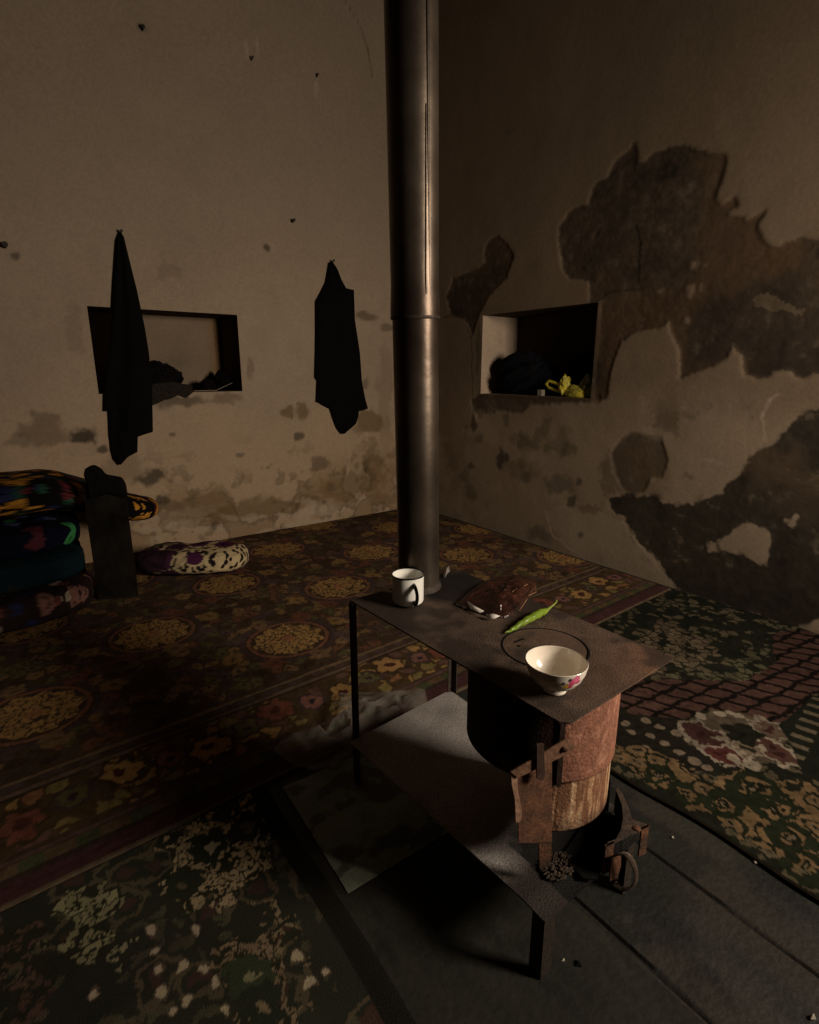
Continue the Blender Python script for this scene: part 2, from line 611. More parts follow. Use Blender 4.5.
# scattered flaking on the lower wall
f3_ = fbm(U * 6, Z * 6, 6, 151)
col = mixc(col, lin(74, 63, 50), .5 * sstep(.60, .70, f3_) * sstep(1.15, .95, Z) * (1 - lowm))
f3_ = fbm(U * 4 + 9, Z * 4, 6, 155)
col = mixc(col, lin(156, 138, 116), .45 * sstep(.54, .70, f3_) * sstep(1.2, .9, Z) * (1 - lowm) * (1 - bigb))
ws = pmask(WASH, .6)
col = mixc(col, lin(100, 86, 68), .7 * ws)
tri = pmask([(545, 512), (560, 505), (600, 512), (622, 522), (640, 545), (676, 590), (600, 566), (565, 548)], .5)
col = mixc(col, lin(150, 136, 116), .45 * tri)
col = stains(col, onx, [
    (501, 458, 6, 12, DK, .75), (520, 470, 20, 14, BRN, .45), (557, 484, 18, 10, GREY, .5), (573, 502, 6, 9, DK, .7), (579, 483, 4, 4, DK, .6),
    (471, 466, 4, 5, DK, .6), (474, 425, 3, 10, DK, .7), (471, 492, 6, 8, GREY, .5), (540, 535, 18, 8, GREY, .5), (580, 535, 4, 4, DK, .6),
    (560, 440, 10, 18, GREY, .35), (450, 460, 8, 20, BRN, .3), (640, 470, 30, 24, BRN, .35), (656, 495, 8, 6, DK, .6), (520, 440, 14, 6, BRN, .4),
    (485, 385, 5, 14, BRN, .5), (479, 350, 3, 30, DK, .45), (640, 520, 20, 20, GREY, .5), (590, 510, 12, 6, BRN, .5), (690, 40, 8, 4, BRN, .3),
    (510, 130, 6, 4, GREY, .3), (474, 270, 4, 4, BRN, .5)])


def line(col, pts, plane, c, w, k):
    ui = 1
    for a, b in zip(pts[:-1], pts[1:]):
        A, B = plane(*a), plane(*b)
        d2 = np.array([B[ui] - A[ui], B[2] - A[2]])
        t = np.clip(((U - A[ui]) * d2[0] + (Z - A[2]) * d2[1]) / (d2 @ d2), 0, 1)
        dist = np.hypot(U + W1 * .5 - A[ui] - t * d2[0], Z + W2 * .5 - A[2] - t * d2[1])
        col = mixc(col, lin(*c), k * sstep(w, w * .4, dist))
    return col


col = line(col, [(764, 440), (763, 415), (770, 400), (778, 395)], onx, PALE, .012, .35)
col = line(col, [(705, 458), (722, 464)], onx, PALE, .010, .3)
col = line(col, [(545, 512), (553, 535), (575, 553)], onx, PALE, .012, .4)
col = line(col, [(622, 522), (640, 545), (676, 588)], onx, PALE, .014, .4)
col = line(col, [(635, 225), (640, 245), (638, 280)], onx, (30, 24, 18), .012, .7)
col = line(col, [(597, 300), (610, 292), (640, 288)], onx, (34, 26, 20), .010, .5)
col = line(col, [(437, 319), (450, 316), (462, 318), (472, 338), (473, 400), (474, 430)], onx, (50, 40, 30), .010, .6)
rd = rect_dist(U, Z, N2)
edge = sstep(0, .03, rd)
rec = 0.008 * np.concatenate([bigb[:48], blur(bigb[48:], 1)]) + 0.006 * midb + 0.003 * lowb
rec = rec + (0.004 * (n_hi - .5) + .006 * (n_mid - .5)) * np.clip(bigb + .6 * lowb + .5 * midb, 0, 1)
rec = rec + 0.003 * (n_mid - .5) + 0.014 * (n_big - .5)
P = np.stack([XR + np.maximum(rec, -.004) * edge * sstep(0, .2, YL - U), U, Z], -1)
uc, zc = (u[:-1] + u[1:]) / 2, (z[:-1] + z[1:]) / 2
keep = ~((uc[:, None] > N2[0]) & (uc[:, None] < N2[1]) & (zc[None] > N2[2]) & (zc[None] < N2[3]))
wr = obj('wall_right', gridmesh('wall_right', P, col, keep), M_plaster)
tagged(wr, kind='structure')
niche(wr, N2, 'x', XR, ncol2)

# ---- remaining shell: wall behind the camera with the window, far side wall, ceiling
M_dim = mat('sooty_plaster', (96, 82, 66), rough=.95, ns=3, amt=.2, bump=.2, bs=30, spec=.1)
WX0, WX1, WZ0, WZ1, YB = 1.7, 2.35, 1.25, 2.1, -.95
mb = MB()
for b in ((-2.2, WX0, 0, 4.6), (WX1, XR + .4, 0, 4.6), (WX0, WX1, 0, WZ0), (WX0, WX1, WZ1, 4.6)):
    mb.box(b[0], b[1], YB - .25, YB, b[2], b[3])
tagged(obj('wall_back', mb, M_dim, smooth=False), kind='structure')
mb = MB().box(-2.45, -2.2, YB - .25, YL + .4, 0, 4.6)
tagged(obj('wall_side', mb, M_dim, smooth=False), kind='structure')
mb = MB().box(-2.45, XR + .6, YB - .25, YL + .6, 4.6, 4.75)
tagged(obj('ceiling', mb, mat('dark_ceiling', (80, 64, 48), rough=.95, ns=5, amt=.3, bump=.2), smooth=False), kind='structure')
mb = MB().box(XR + .45, XR + .6, YB - .25, YL + .6, 0, 4.6).box(-2.45, XR + .6, YL + .45, YL + .6, 0, 4.6)
tagged(obj('wall_outer', mb, M_dim, smooth=False), kind='structure')
fr = MB()
for b in ((WX0, WX0 + .04, WZ0, WZ1), (WX1 - .04, WX1, WZ0, WZ1), (WX0, WX1, WZ0, WZ0 + .04), (WX0, WX1, WZ1 - .04, WZ1)):
    fr.box(b[0], b[1], YB - .2, YB - .15, b[2], b[3])
tagged(obj('window_1', fr, mat('old_wood', (70, 52, 36), rough=.8, ns=20, amt=.3), smooth=False), kind='structure')

# ---- floor of painted boards, seams running away from the camera along Y
u = axis([(-2.2, .3, .05), (.3, 1.6, .006), (1.6, XR + .05, .05)])
v = axis([(-1.5, -.2, .05), (-.2, 1.7, .012), (1.7, YL + .05, .05)])
U, V = np.meshgrid(u, v, indexing='ij')
n1 = fbm(U * 5, V * 2.2, 5, 71)
n2 = fbm(U * 26, V * 14, 4, 75)
Uw = U + .006 * (fbm(V * 3, U * 0, 3, 77) - .5) - 0.02 * (V - .5)
bd = (Uw - .945) / .27
bi = np.floor(bd)
bf = bd - bi
tone = _perm[(bi.astype(int) * 7) & 255, 3]
c = lin(66, 63, 55)[None, None] * (0.35 + .6 * n1 + .7 * (n2 - .4) + .3 * (tone - .5))[..., None]
c = mixc(c, lin(70, 60, 48), .5 * sstep(.5, .7, fbm(U * 8, V * 3, 4, 79)))
c = mixc(c, lin(30, 28, 24), .75 * sstep(.5, .35, fbm(U * 7, V * 5, 4, 83)))
c = mixc(c, lin(50, 56, 44), .35 * sstep(.55, .7, fbm(U * 4, V * 4, 3, 87)))
gap = sstep(.022, .008, np.minimum(bf, 1 - bf))
c = mixc(c * np.array([.60, .60, .62]), lin(14, 12, 10), .85 * gap)
P = np.stack([U, V, -.006 * gap + .0 * U], -1)
fl = obj('floor', gridmesh('floor', P, c), mat('painted_boards', attr=True, rough=.62, ns=120, amt=.25, bump=.3, bs=60, spec=.35))
tagged(fl, kind='structure')

# ================================================================== CARPETS
M_carpet = mat('woven_pile', attr=True, rough=.97, ns=420, amt=.35, bump=.5, bs=500, spec=.05)
BROWN, GOLD, RED, OLIV, VIO, MAR = lin(76, 56, 38), lin(168, 122, 46), lin(120, 62, 42), lin(92, 84, 40), lin(92, 68, 66), lin(76, 42, 42)


def mute(c, d, k):
    """faded, foot-worn dye: less saturated and duller, with fine pile speckle."""
    l = (c @ np.array([.3, .55, .15]))[..., None]
    w_ = np.array([1.06, 1.0, .86])
    return (c * (1 - d) + l * w_ * d) * k


def flower(c, X, Y, cx, cy, r, n, petal, heart, rim=None, ph=0.0, k=1.0):
    dx, dy = X - cx, Y - cy
    d = np.hypot(dx, dy) / r
    a = np.arctan2(dy, dx) + ph
    lobes = 0.72 + 0.28 * np.abs(np.cos(a * n / 2))
    if rim is not None:
        c = mixc(c, rim, k * (d < lobes * 1.0))
        c = mixc(c, petal, k * (d < lobes * .74))
    else:
        c = mixc(c, petal, k * (d < lobes))
    return mixc(c, heart, k * (d < .26))


# golden medallion carpet
us = axis([(-1.6, -.35, .03), (-.35, 1.6, .0065), (1.6, 2.98, .0085)])
vs = axis([(0, .6, .0065), (.6, 2.6, .0085)])
S, T = np.meshgrid(us, vs, indexing='ij')
X = S
Yf = 1.394 + .044 * S
Y = Yf + T * ((YL - .03 - Yf) / 2.6)
wob = (fbm(X * 18, Y * 18, 3, 91) - .5) * .05
Xw, Yw = X + wob, Y + (fbm(X * 18, Y * 18, 3, 95) - .5) * .05
d1, d2, cid = cells(Xw * 17, Yw * 17, 1)
c = np.broadcast_to(BROWN, X.shape + (3,)).copy() * (0.8 + .4 * fbm(X * 30, Y * 30, 3, 97))[..., None]
inner = (d2 - d1) > .17
pal = np.stack([lin(150, 112, 44), lin(110, 66, 40), lin(84, 62, 58), lin(126, 92, 48), lin(90, 80, 40), lin(70, 48, 30)], 0)
pc = pal[np.clip((cid * 6).astype(int), 0, 5)]
c = np.where((inner & (cid > .18))[..., None], pc * (0.75 + .5 * fbm(X * 60, Y * 60, 2, 99))[..., None], c)
c = mixc(c, BROWN * .6, (d1 < .12))
# medallions on a centred lattice
for row in range(5):
    for k in range(-2, 5):
        cx = -.055 + k * 1.0 + (.5 if row % 2 else 0)
        cy = 2.25 + row * .43
        dd = np.hypot(X - cx, (Y - cy) * 1.05)
        a = np.arctan2(Y - cy, X - cx)
        c = mixc(c, VIO * .7, (dd < .225) & (dd > .2))
        c = mixc(c, BROWN * .8, (dd <= .2))
        c = mixc(c, lin(126, 76, 50), (dd < .19) & (dd > .172))
        e1, e2, ei = cells(Xw * 34 + 5, Yw * 34, 3)
        disc = dd < .155 + .012 * np.cos(a * 10)
        c = mixc(c, GOLD * .95, disc & ((e2 - e1) > .15))
        c = mixc(c, BROWN, disc & ((e2 - e1) <= .15))
        c = mixc(c, lin(150, 92, 48), dd < .03)
        for m in range(8):
            am = m * PI / 4 + .2
            c = flower(c, Xw, Yw, cx + .275 * math.cos(am), cy + .275 * math.sin(am) * .8, .05, 5,
                       [GOLD * .8, RED, lin(130, 96, 52), VIO][m % 4], BROWN, None, am, .7)
# border band along the front edge
Tn = Y - Yf
band = Tn < .50
cb = np.broadcast_to(lin(80, 58, 30), X.shape + (3,)).copy()
f1, f2, fi = cells(Xw * 17, Yw * 17, 6)
cb = np.where((((f2 - f1) > .2) & (fi > .3))[..., None], np.stack([GOLD * .75, lin(140, 88, 46), GOLD * .9, lin(104, 70, 58), lin(126, 104, 44)])[np.clip((fi * 5).astype(int), 0, 4)], cb)
for k in range(-6, 14):
    cx = .15 + k * .26
    cb = flower(cb, Xw, Yw, cx, 1.394 + .044 * cx + (.27 if k % 2 else .33), .085, 6, [GOLD, lin(172, 120, 50), RED][k % 3], lin(84, 40, 34), lin(70, 52, 30), k)
    cb = flower(cb, Xw, Yw, cx + .13, 1.394 + .044 * cx + .30, .06, 4, [lin(130, 80, 66), OLIV][k % 2], lin(60, 40, 50), VIO * .6, k * .7)
for lo, hi, cc in ((0, .012, lin(104, 84, 60)), (.012, .072, MAR), (.072, .09, lin(60, 44, 36)), (.09, .125, lin(96, 72, 44)),
                   (.125, .135, BROWN), (.135, .15, lin(96, 66, 60)), (.15, .165, BROWN), (.40, .412, BROWN * .7), (.412, .428, lin(110, 84, 66)),
                   (.428, .44, BROWN), (.44, .468, lin(84, 64, 58)), (.468, .485, lin(120, 92, 60)), (.485, .50, BROWN)):
    mk = (Tn >= lo) & (Tn < hi)
    cb = mixc(cb, cc, mk)
q = ((Tn >= .09) & (Tn < .125)) & (np.sin(X * 48) > .1)
cb = mixc(cb, lin(70, 74, 42), q)
q = ((Tn >= .44) & (Tn < .468)) & (np.sin(X * 60) > .3)
cb = mixc(cb, BROWN, q)
c = np.where(band[..., None], cb, c)
spk = fbm(X * 70, Y * 70, 3, 107)
c = c * (0.55 + .9 * spk)[..., None]
c = mute(c, .26, 1.02) * (0.72 + .5 * fbm(X * 2.1, Y * 2.1, 4, 103))[..., None]
Pz = .011 + .006 * (fbm(X * 3, Y * 3, 3, 105) - .5)
o = obj('floor_carpet', slab('floor_carpet', np.stack([X, Y, Pz], -1), c, .0085), M_carpet, origin=(1.3, 2.7, 0))
tagged(o, 'large worn golden brown carpet with round medallions and a maroon front border', 'carpet')

# dark green carpet at the front with beige flower sprays
us = axis([(-1.2, -.35, .02), (-.35, 1, .0045)])
vs = axis([(0, 1, .0034)])
S, T = np.meshgrid(us, vs, indexing='ij')
x_edge = lambda t: .455 + .035 * t
X = np.where(S < -.3, S, -.3 + (S + .3) * 0)  # placeholder, set below
Tt = T
XE = .462 + .03 * Tt - .006 * np.sin(Tt * 9)
a = (S + 1.2) / 2.2
X = -1.2 + a * (XE + 1.2)
Y0e, Y1e = .15, 1.388 + .044 * X - .004
Y = Y0e + Tt * (Y1e - Y0e)
wx = (fbm(X * 26, Y * 26, 4, 111) - .5) * .06
wy = (fbm(X * 26, Y * 26, 4, 115) - .5) * .06
Xw, Yw = X + wx, Y + wy
DG, BEI, PINK = lin(44, 43, 34), lin(156, 122, 80), lin(132, 92, 74)
c = np.broadcast_to(DG, X.shape + (3,)).copy() * (0.75 + .5 * fbm(X * 12, Y * 12, 4, 117))[..., None]


e1_, e2_, ei_ = cells(Xw * 30 + 3, Yw * 30, 12)
c = np.where((((e2_ - e1_) > .2) & (ei_ > .74))[..., None], lin(74, 66, 46) * (0.6 + .6 * fbm(X * 40, Y * 40, 2, 119))[..., None], c)
e1_, e2_, ei_ = cells(Xw * 9 + 3, Yw * 9, 14)
c = np.where(((np.abs(e1_ - .36) < .05) & (ei_ > .4))[..., None], lin(84, 66, 46), c)
c = np.where(((e1_ < .16) & (ei_ > .4))[..., None], lin(70, 42, 36), c)


def spray(c, pts_px, thr, colr, s):
    pl = [tuple(onz(*p)[:2]) for p in pts_px]
    m = inpoly(Xw + wx * 1.6, Yw + wy * 1.6, pl)
    e1, e2, ei = cells(Xw * 52, Yw * 52, s)
    lf = m & ((e2 - e1) > .16) & (ei > thr * .8)
    shade = (0.65 + .6 * ei)[..., None]
    c = np.where(lf[..., None], colr * shade, c)
    return np.where((m & ~lf)[..., None], lin(44, 40, 28), c)


c = spray(c, [(190, 828), (262, 792), (272, 850), (240, 900), (218, 916), (190, 902), (160, 890), (168, 850)], .22, BEI, 4)
c = spray(c, [(62, 905), (100, 882), (128, 905), (110, 940), (118, 965), (90, 975), (70, 955)], .3, lin(126, 112, 72), 5)
c = spray(c, [(212, 960), (240, 930), (262, 945), (290, 975), (300, 1024), (240, 1024), (225, 990)], .35, lin(120, 88, 60), 8)
c = spray(c, [(255, 905), (280, 915), (300, 950), (275, 945)], .3, lin(126, 96, 60), 9)
c = spray(c, [(0, 925), (40, 930), (60, 1000), (20, 1024), (0, 1024)], .55, lin(86, 56, 44), 10)
for (px_, py_, r, n, pt, ht) in ((211, 848, .06, 7, lin(40, 44, 34), lin(150, 132, 100)), (246, 831, .05, 6, lin(38, 42, 32), lin(84, 70, 44)),
                                 (232, 815, .04, 6, lin(42, 46, 34), BEI), (183, 885, .045, 6, lin(44, 46, 34), lin(92, 76, 50)), (168, 843, .03, 5, lin(42, 40, 34), BEI),
                                 (247, 982, .05, 6, lin(52, 58, 38), lin(120, 110, 70)), (262, 1012, .05, 6, lin(42, 44, 34), lin(120, 92, 60))):
    p = onz(px_, py_)
    c = flower(c, Xw, Yw, p[0], p[1], r, n, pt, ht, None, n)
for (px_, py_) in ((149, 936), (154, 955), (160, 975), (165, 996), (171, 1016), (181, 972), (205, 972), (214, 990), (196, 935), (92, 1000), (222, 1012), (188, 1004), (298, 962), (325, 972), (310, 990)):
    p = onz(px_, py_)
    dd = np.hypot((X - p[0]) * 1.2 + wx * .6, Y - p[1] + wy * .6)
    c = mixc(c, lin(164, 136, 108), dd < .011)
    c = mixc(c, lin(90, 66, 48), (dd >= .011) & (dd < .015))
green = sstep(.3, .7, fbm(X * 5, Y * 5, 3, 121))
c = mixc(c, c * np.array([.95, 1.06, .86]), green)
ed = XE - X
c = mixc(c, lin(34, 30, 24), (ed < .05).astype(float))
c = mute(c, .42, 1.45) * (0.72 + .55 * fbm(X * 2.6, Y * 2.6, 4, 123))[..., None]
Pz = .010 + .006 * (fbm(X * 4, Y * 4, 3, 125) - .5) + .006 * sstep(.06, 0, ed)
o = obj('floor_carpet', slab('floor_carpet', np.stack([X, Y, Pz], -1), c, .0072), M_carpet, origin=(-.2, .7, 0))
tagged(o, 'dark green carpet with beige flower sprays, in front of the medallion carpet', 'carpet')

# right hand carpet: lattice, cream and red blossoms, gold ground with green scrolls
us = axis([(0, 1.0, .0026)])
vs = axis([(-.6, .1, .03), (.1, 1.0, .0034)])
S, T = np.meshgrid(us, vs, indexing='ij')
V1 = lambda xx: 1.384 + .044 * xx
X0e = 1.395 + .03 * (.5 - T) + .008 * np.sin(T * 20)
X = X0e + S * (3.0 - X0e)
Y = np.where(T < .1, T, .1 + (T - .1) / .9 * (V1(X) - .1))
wx = (fbm(X * 24, Y * 24, 4, 131) - .5) * .06
wy = (fbm(X * 24, Y * 24, 4, 135) - .5) * .06
Xw, Yw = X + wx, Y + wy


def zpoly(pts):
    return [tuple(onz(*p)[:2]) for p in pts]


DG = lin(44, 46, 32)
c = np.broadcast_to(DG, X.shape + (3,)).copy() * (0.75 + .5 * fbm(X * 12, Y * 12, 4, 137))[..., None]
# leafy mottling in the upper part
e1, e2, ei = cells(Xw * 24, Yw * 24, 3)
lf = ((e2 - e1) > .2) & (ei > .62)
c = np.where(lf[..., None], lin(112, 96, 62) * (0.5 + .7 * ei)[..., None], c)
m = inpoly(Xw, Yw, zpoly([(625, 655), (660, 620), (705, 640), (730, 665), (690, 668), (640, 680)]))
lf = m & ((e2 - e1) > .16) & (ei > .2)
c = np.where(lf[..., None], lin(134, 108, 74) * (0.55 + .6 * ei)[..., None], c)
m = inpoly(Xw, Yw, zpoly([(660, 672), (700, 676), (760, 655), (768, 640), (775, 668), (745, 685), (690, 690)]))
lf = m & ((e2 - e1) > .16) & (ei > .3)
c = np.where(lf[..., None], lin(112, 104, 66) * (0.55 + .6 * ei)[..., None], c)
# burgundy field with dark lattice
m = inpoly(X + wx * .4, Y + wy * .4, zpoly([(612, 700), (640, 682), (690, 682), (745, 684), (775, 665), (772, 636), (800, 632), (860, 650), (860, 690), (812, 698), (782, 727), (745, 722), (700, 712), (690, 720), (664, 724), (630, 716)]))
g1 = np.abs(((X * .93 + Y * .37) * 13.5 + wx * 7) % 1 - .5)
g2 = np.abs(((X * .10 + Y * .99) * 13 + wy * 7) % 1 - .5)
lat = np.minimum(.5 - g1, .5 - g2)
cf = lin(108, 66, 54) * (0.8 + .4 * fbm(X * 9, Y * 9, 3, 141))[..., None]
cf = mixc(cf, lin(34, 24, 20), sstep(.14, .09, lat))
c = np.where(m[..., None], cf, c)
# dotted dark ground
m = inpoly(Xw, Yw, zpoly([(615, 712), (640, 718), (690, 722), (715, 750), (735, 770), (690, 775), (640, 750), (615, 745)]))
c = np.where(m[..., None], lin(48, 42, 32) * (0.8 + .4 * fbm(X * 20, Y * 20, 3, 143))[..., None], c)
for (px_, py_) in ((645, 723), (660, 730), (675, 736), (650, 738), (690, 744), (665, 746), (645, 752), (678, 755), (694, 764), (632, 735), (708, 771), (625, 726), (718, 786), (640, 765)):
    p = onz(px_, py_)
    c = mixc(c, lin(158, 130, 98), np.hypot((X - p[0]), (Y - p[1])) + wx * .4 < .017)
# gold ground with scrolls
m = inpoly(Xw + wx, Yw + wy, zpoly([(612, 742), (640, 750), (680, 765), (705, 782), (735, 770), (760, 778), (800, 790), (819, 795), (900, 830), (930, 960), (819, 884), (760, 850), (700, 815), (640, 780), (612, 765)]))
gold = lin(160, 116, 56) * (0.7 + .5 * fbm(X * 15, Y * 15, 3, 145))[..., None]
s1, s2, si = cells(Xw * 12, Yw * 12, 7)
scr = np.abs(s1 - .40) < .075
gold = np.where(scr[..., None], lin(44, 50, 28), gold)
gold = np.where(((s1 < .14))[..., None], lin(136, 108, 74), gold)
gold = np.where(((s1 < .08))[..., None], lin(44, 46, 28), gold)
c = np.where(m[..., None], gold, c)
for (px_, py_, r) in ((752, 790, .085), (722, 805, .07), (770, 810, .07), (730, 850, .05), (790, 840, .065), (805, 870, .06), (685, 797, .055), (660, 778, .05)):
    p = onz(px_, py_)
    dd = np.hypot(Xw - p[0], (Yw - p[1]) * 1.3) / r
    an = np.arctan2(Yw - p[1], Xw - p[0])
    c = mixc(c, lin(46, 54, 30), (dd < 1) & (dd > .55))
    c = mixc(c, lin(40, 44, 26), (dd <= .3))
    c = mixc(c, lin(150, 122, 84), (dd <= .12))
# cluster of blossoms
m = inpoly(Xw, Yw, zpoly([(678, 735), (690, 722), (715, 714), (745, 716), (775, 730), (790, 745), (788, 764), (768, 768), (740, 768), (720, 760), (705, 750), (690, 748)]))
c = np.where(m[..., None], lin(112, 92, 66) * (0.7 + .6 * fbm(X * 25, Y * 25, 3, 147))[..., None], c)
CRE = lin(196, 172, 140)
for (px_, py_, r, pt, ht) in ((700, 736, .085, lin(92, 48, 42), lin(70, 32, 28)), (722, 756, .062, lin(116, 46, 40), lin(84, 28, 26)), (775, 755, .08, lin(112, 62, 50), lin(80, 36, 32)),
                              (770, 733, .075, lin(122, 92, 70), lin(90, 44, 36)), (745, 752, .055, lin(150, 122, 92), lin(60, 54, 36))):
    p = onz(px_, py_)
    c = flower(c, Xw + wx * .4, Yw + wy * .4, p[0], p[1], r, 6, pt, ht, CRE * (0.7 if py_ < 740 else .95), r * 30)
p = onz(742, 736)
c = flower(c, Xw, Yw, p[0], p[1], .07, 5, lin(42, 42, 30), lin(34, 34, 26), None, 1)
for (px_, py_) in ((738, 765), (745, 767), (750, 765), (733, 761), (752, 770), (730, 715), (738, 718), (700, 719), (720, 716)):
    p = onz(px_, py_)
    c = mixc(c, CRE * .9, np.hypot(X - p[0], Y - p[1]) + wx * .6 < .018)
# dark corner band with hatching
m = inpoly(X, Y, zpoly([(778, 728), (812, 700), (860, 680), (900, 760), (840, 790), (800, 775), (790, 745)]))
cf = np.broadcast_to(lin(38, 42, 30), X.shape + (3,)).copy()
hatch = (np.sin((X * .9 + Y * .2) * 110) > .35) & (np.abs(((Y - X * .15) * 6.5) % 1 - .5) < .2)
cf = mixc(cf, lin(128, 110, 78), hatch)
c = np.where(m[..., None], cf, c)
c = mixc(c, lin(44, 34, 24), (X - X0e) < .012)
c = c * (0.5 + 1.0 * fbm(X * 60, Y * 60, 3, 153))[..., None]
c = mute(c, .38, .52) * (0.75 + .5 * fbm(X * 2.6, Y * 2.6, 4, 149))[..., None]
Pz = .011 + .006 * (fbm(X * 4, Y * 4, 3, 151) - .5)
o = obj('floor_carpet', slab('floor_carpet', np.stack([X, Y, Pz], -1), c, .0085), M_carpet, origin=(2.2, .5, 0))
tagged(o, 'green and burgundy carpet with a dark lattice and cream blossoms, along the peeling wall', 'carpet')

# ---- sheets lying on the boards under the stove


def flat_sheet(name, poly, z0, th, m, label, cat, curl=0.0):
    A, B, C_, D = [np.array(p) for p in poly]
    nu, nv = 60, 60
    s = np.linspace(0, 1, nu)[:, None, None]
    t = np.linspace(0, 1, nv)[None, :, None]
    Q = (A * (1 - s) + B * s) * (1 - t) + (D * (1 - s) + C_ * s) * t
    n = fbm(Q[..., 0] * 9, Q[..., 1] * 9, 4, 161)
    n2 = fbm(Q[..., 0] * 40, Q[..., 1] * 12, 4, 165)
    P = np.concatenate([Q, (z0 + th + curl * (n - .5))[..., None]], -1)
    return P, n, n2


P, n, n2 = flat_sheet('lino', [(.425, -.5), (.925, -.5), (.93, 1.12), (.413, 1.125)], .001, .003, None, '', '')
c = lin(58, 56, 47)[None, None] * (0.28 + .45 * n + .55 * (n2 - .4))[..., None]
c = mixc(c, lin(30, 27, 23), .65 * sstep(.5, .35, fbm(P[..., 0] * 6, P[..., 1] * 6, 4, 167)))
M_sheet = mat('worn_sheet', attr=True, rough=.6, ns=90, amt=.2, bump=.2, bs=60, spec=.35)
o = obj('floor_sheet', slab('floor_sheet', P, c, .0025), M_sheet, origin=(.67, .3, 0))
tagged(o, 'dark olive worn sheet laid flat on the boards beneath the front leg of the stove', 'floor sheet')
P, n, n2 = flat_sheet('tin', [(.512, .950), (.93, .945), (.95, 1.36), (.53, 1.37)], .004, .003, None, '', '')
c = lin(138, 146, 126)[None, None] * (0.6 + .5 * n + .3 * (n2 - .4))[..., None]
c = mixc(c, lin(54, 52, 42), .75 * sstep(.52, .62, fbm(P[..., 0] * 14 + 3, P[..., 1] * 22, 4, 171)))
o = obj('floor_sheet', slab('floor_sheet', P, c, .0025), M_sheet, origin=(.7, 1.15, 0))
tagged(o, 'pale greenish scratched sheet on the floor, mostly in the shadow under the stove', 'floor sheet')

# ================================================================== STOVE
ST = thing('wood_stove', (.93, .9, 0), 'rusty sheet metal wood stove table with round barrel and lower shelf, on bare boards', 'stove')
M_top = mat('sooty_steel_plate', attr=True, rough=.72, metal=.25, ns=260, amt=.5, bump=.35, bs=260, spec=.35)
M_iron = mat('dark_iron', (62, 52, 44), rough=.7, metal=.4, ns=70, amt=.35, bump=.3, bs=120)
M_black = mat('soot_black', (14, 12, 11), rough=.9, ns=60, amt=.4, bump=.3, bs=120, spec=.15)
M_rust = mat('rusty_barrel', attr=True, rough=.8, metal=.1, ns=130, amt=.3, bump=.35, bs=150, spec=.3)
M_rusty = mat('rusty_iron', (116, 76, 52), rough=.8, metal=.2, ns=110, amt=.4, bump=.35, bs=150, dark=(66, 48, 38))


def plate_grid(A, B, C_, D, z0, nu, nv, base, seed):
    A, B, C_, D = [np.array(p) for p in (A, B, C_, D)]
    s = np.linspace(0, 1, nu)[:, None, None]
    t = np.linspace(0, 1, nv)[None, :, None]
    Q = (A * (1 - s) + B * s) * (1 - t) + (D * (1 - s) + C_ * s) * t
    n = fbm(Q[..., 0] * 12, Q[..., 1] * 12, 5, seed)
    zz = z0 + .003 * (fbm(Q[..., 0] * 4, Q[..., 1] * 4, 2, seed + 3) - .5)
    c = base[None, None] * (0.62 + .7 * n)[..., None]
    return np.concatenate([Q, zz[..., None]], -1), c, n


# top plate A back-left, B front-left, C front-right, D back-right (front-left corner clipped)
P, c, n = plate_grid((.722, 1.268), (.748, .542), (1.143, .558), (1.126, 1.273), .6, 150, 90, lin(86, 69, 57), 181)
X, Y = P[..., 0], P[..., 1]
c = mixc(c, lin(116, 82, 60), .6 * sstep(.75, .55, Y + .2 * (n - .5)) * sstep(.85, 1.1, X))
dr = np.hypot(X - .945, Y - .76)
c = c * (0.5 + .95 * fbm(X * 26, Y * 26, 4, 183))[..., None]
c = mixc(c, lin(112, 86, 70), .35 * (dr < .095))
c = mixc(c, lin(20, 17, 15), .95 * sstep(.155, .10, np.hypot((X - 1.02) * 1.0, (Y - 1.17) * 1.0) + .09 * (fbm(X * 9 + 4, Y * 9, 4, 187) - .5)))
c = mixc(c, lin(40, 33, 28), .7 * sstep(.50, .62, fbm(X * 7 + 1, Y * 7 + 3, 4, 188)))
cut = np.maximum(0, .014 - ((X - .748) + (Y - .542)))
P[..., 0] += cut * .5
P[..., 1] += cut * .5
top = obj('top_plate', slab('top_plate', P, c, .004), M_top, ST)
mb = MB()
mb.tube([(.945 + .098 * math.cos(a), .76 + .098 * math.sin(a), .6005) for a in np.linspace(0, 2 * PI, 72, endpoint=False)], .0028, seg=8, cyc=True, flat=.7)
obj('cooking_ring', mb, M_black, top)
mb = MB().box(.905, .935, .815, .819, .6, .603)
mb.lathe([(0, .0015), (.005, .0015), (.006, 0)], (.90, .80, .6), 12)
obj('ring_slot', mb, M_black, top)
# lower shelf
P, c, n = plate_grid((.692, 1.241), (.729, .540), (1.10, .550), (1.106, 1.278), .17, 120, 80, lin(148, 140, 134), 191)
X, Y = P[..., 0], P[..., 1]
c = mixc(c, lin(44, 35, 28), .95 * sstep(.74, .60, Y + .08 * (n - .5) - .12 * (X - .73)))  # shade by the fire door painted dark brown onto the shelf front
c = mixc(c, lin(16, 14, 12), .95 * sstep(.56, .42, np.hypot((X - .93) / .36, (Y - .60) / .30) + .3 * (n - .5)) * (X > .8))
P[..., 2] -= .006 * sstep(.60, .545, Y)
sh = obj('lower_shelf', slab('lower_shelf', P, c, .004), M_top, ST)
# legs: angle irons


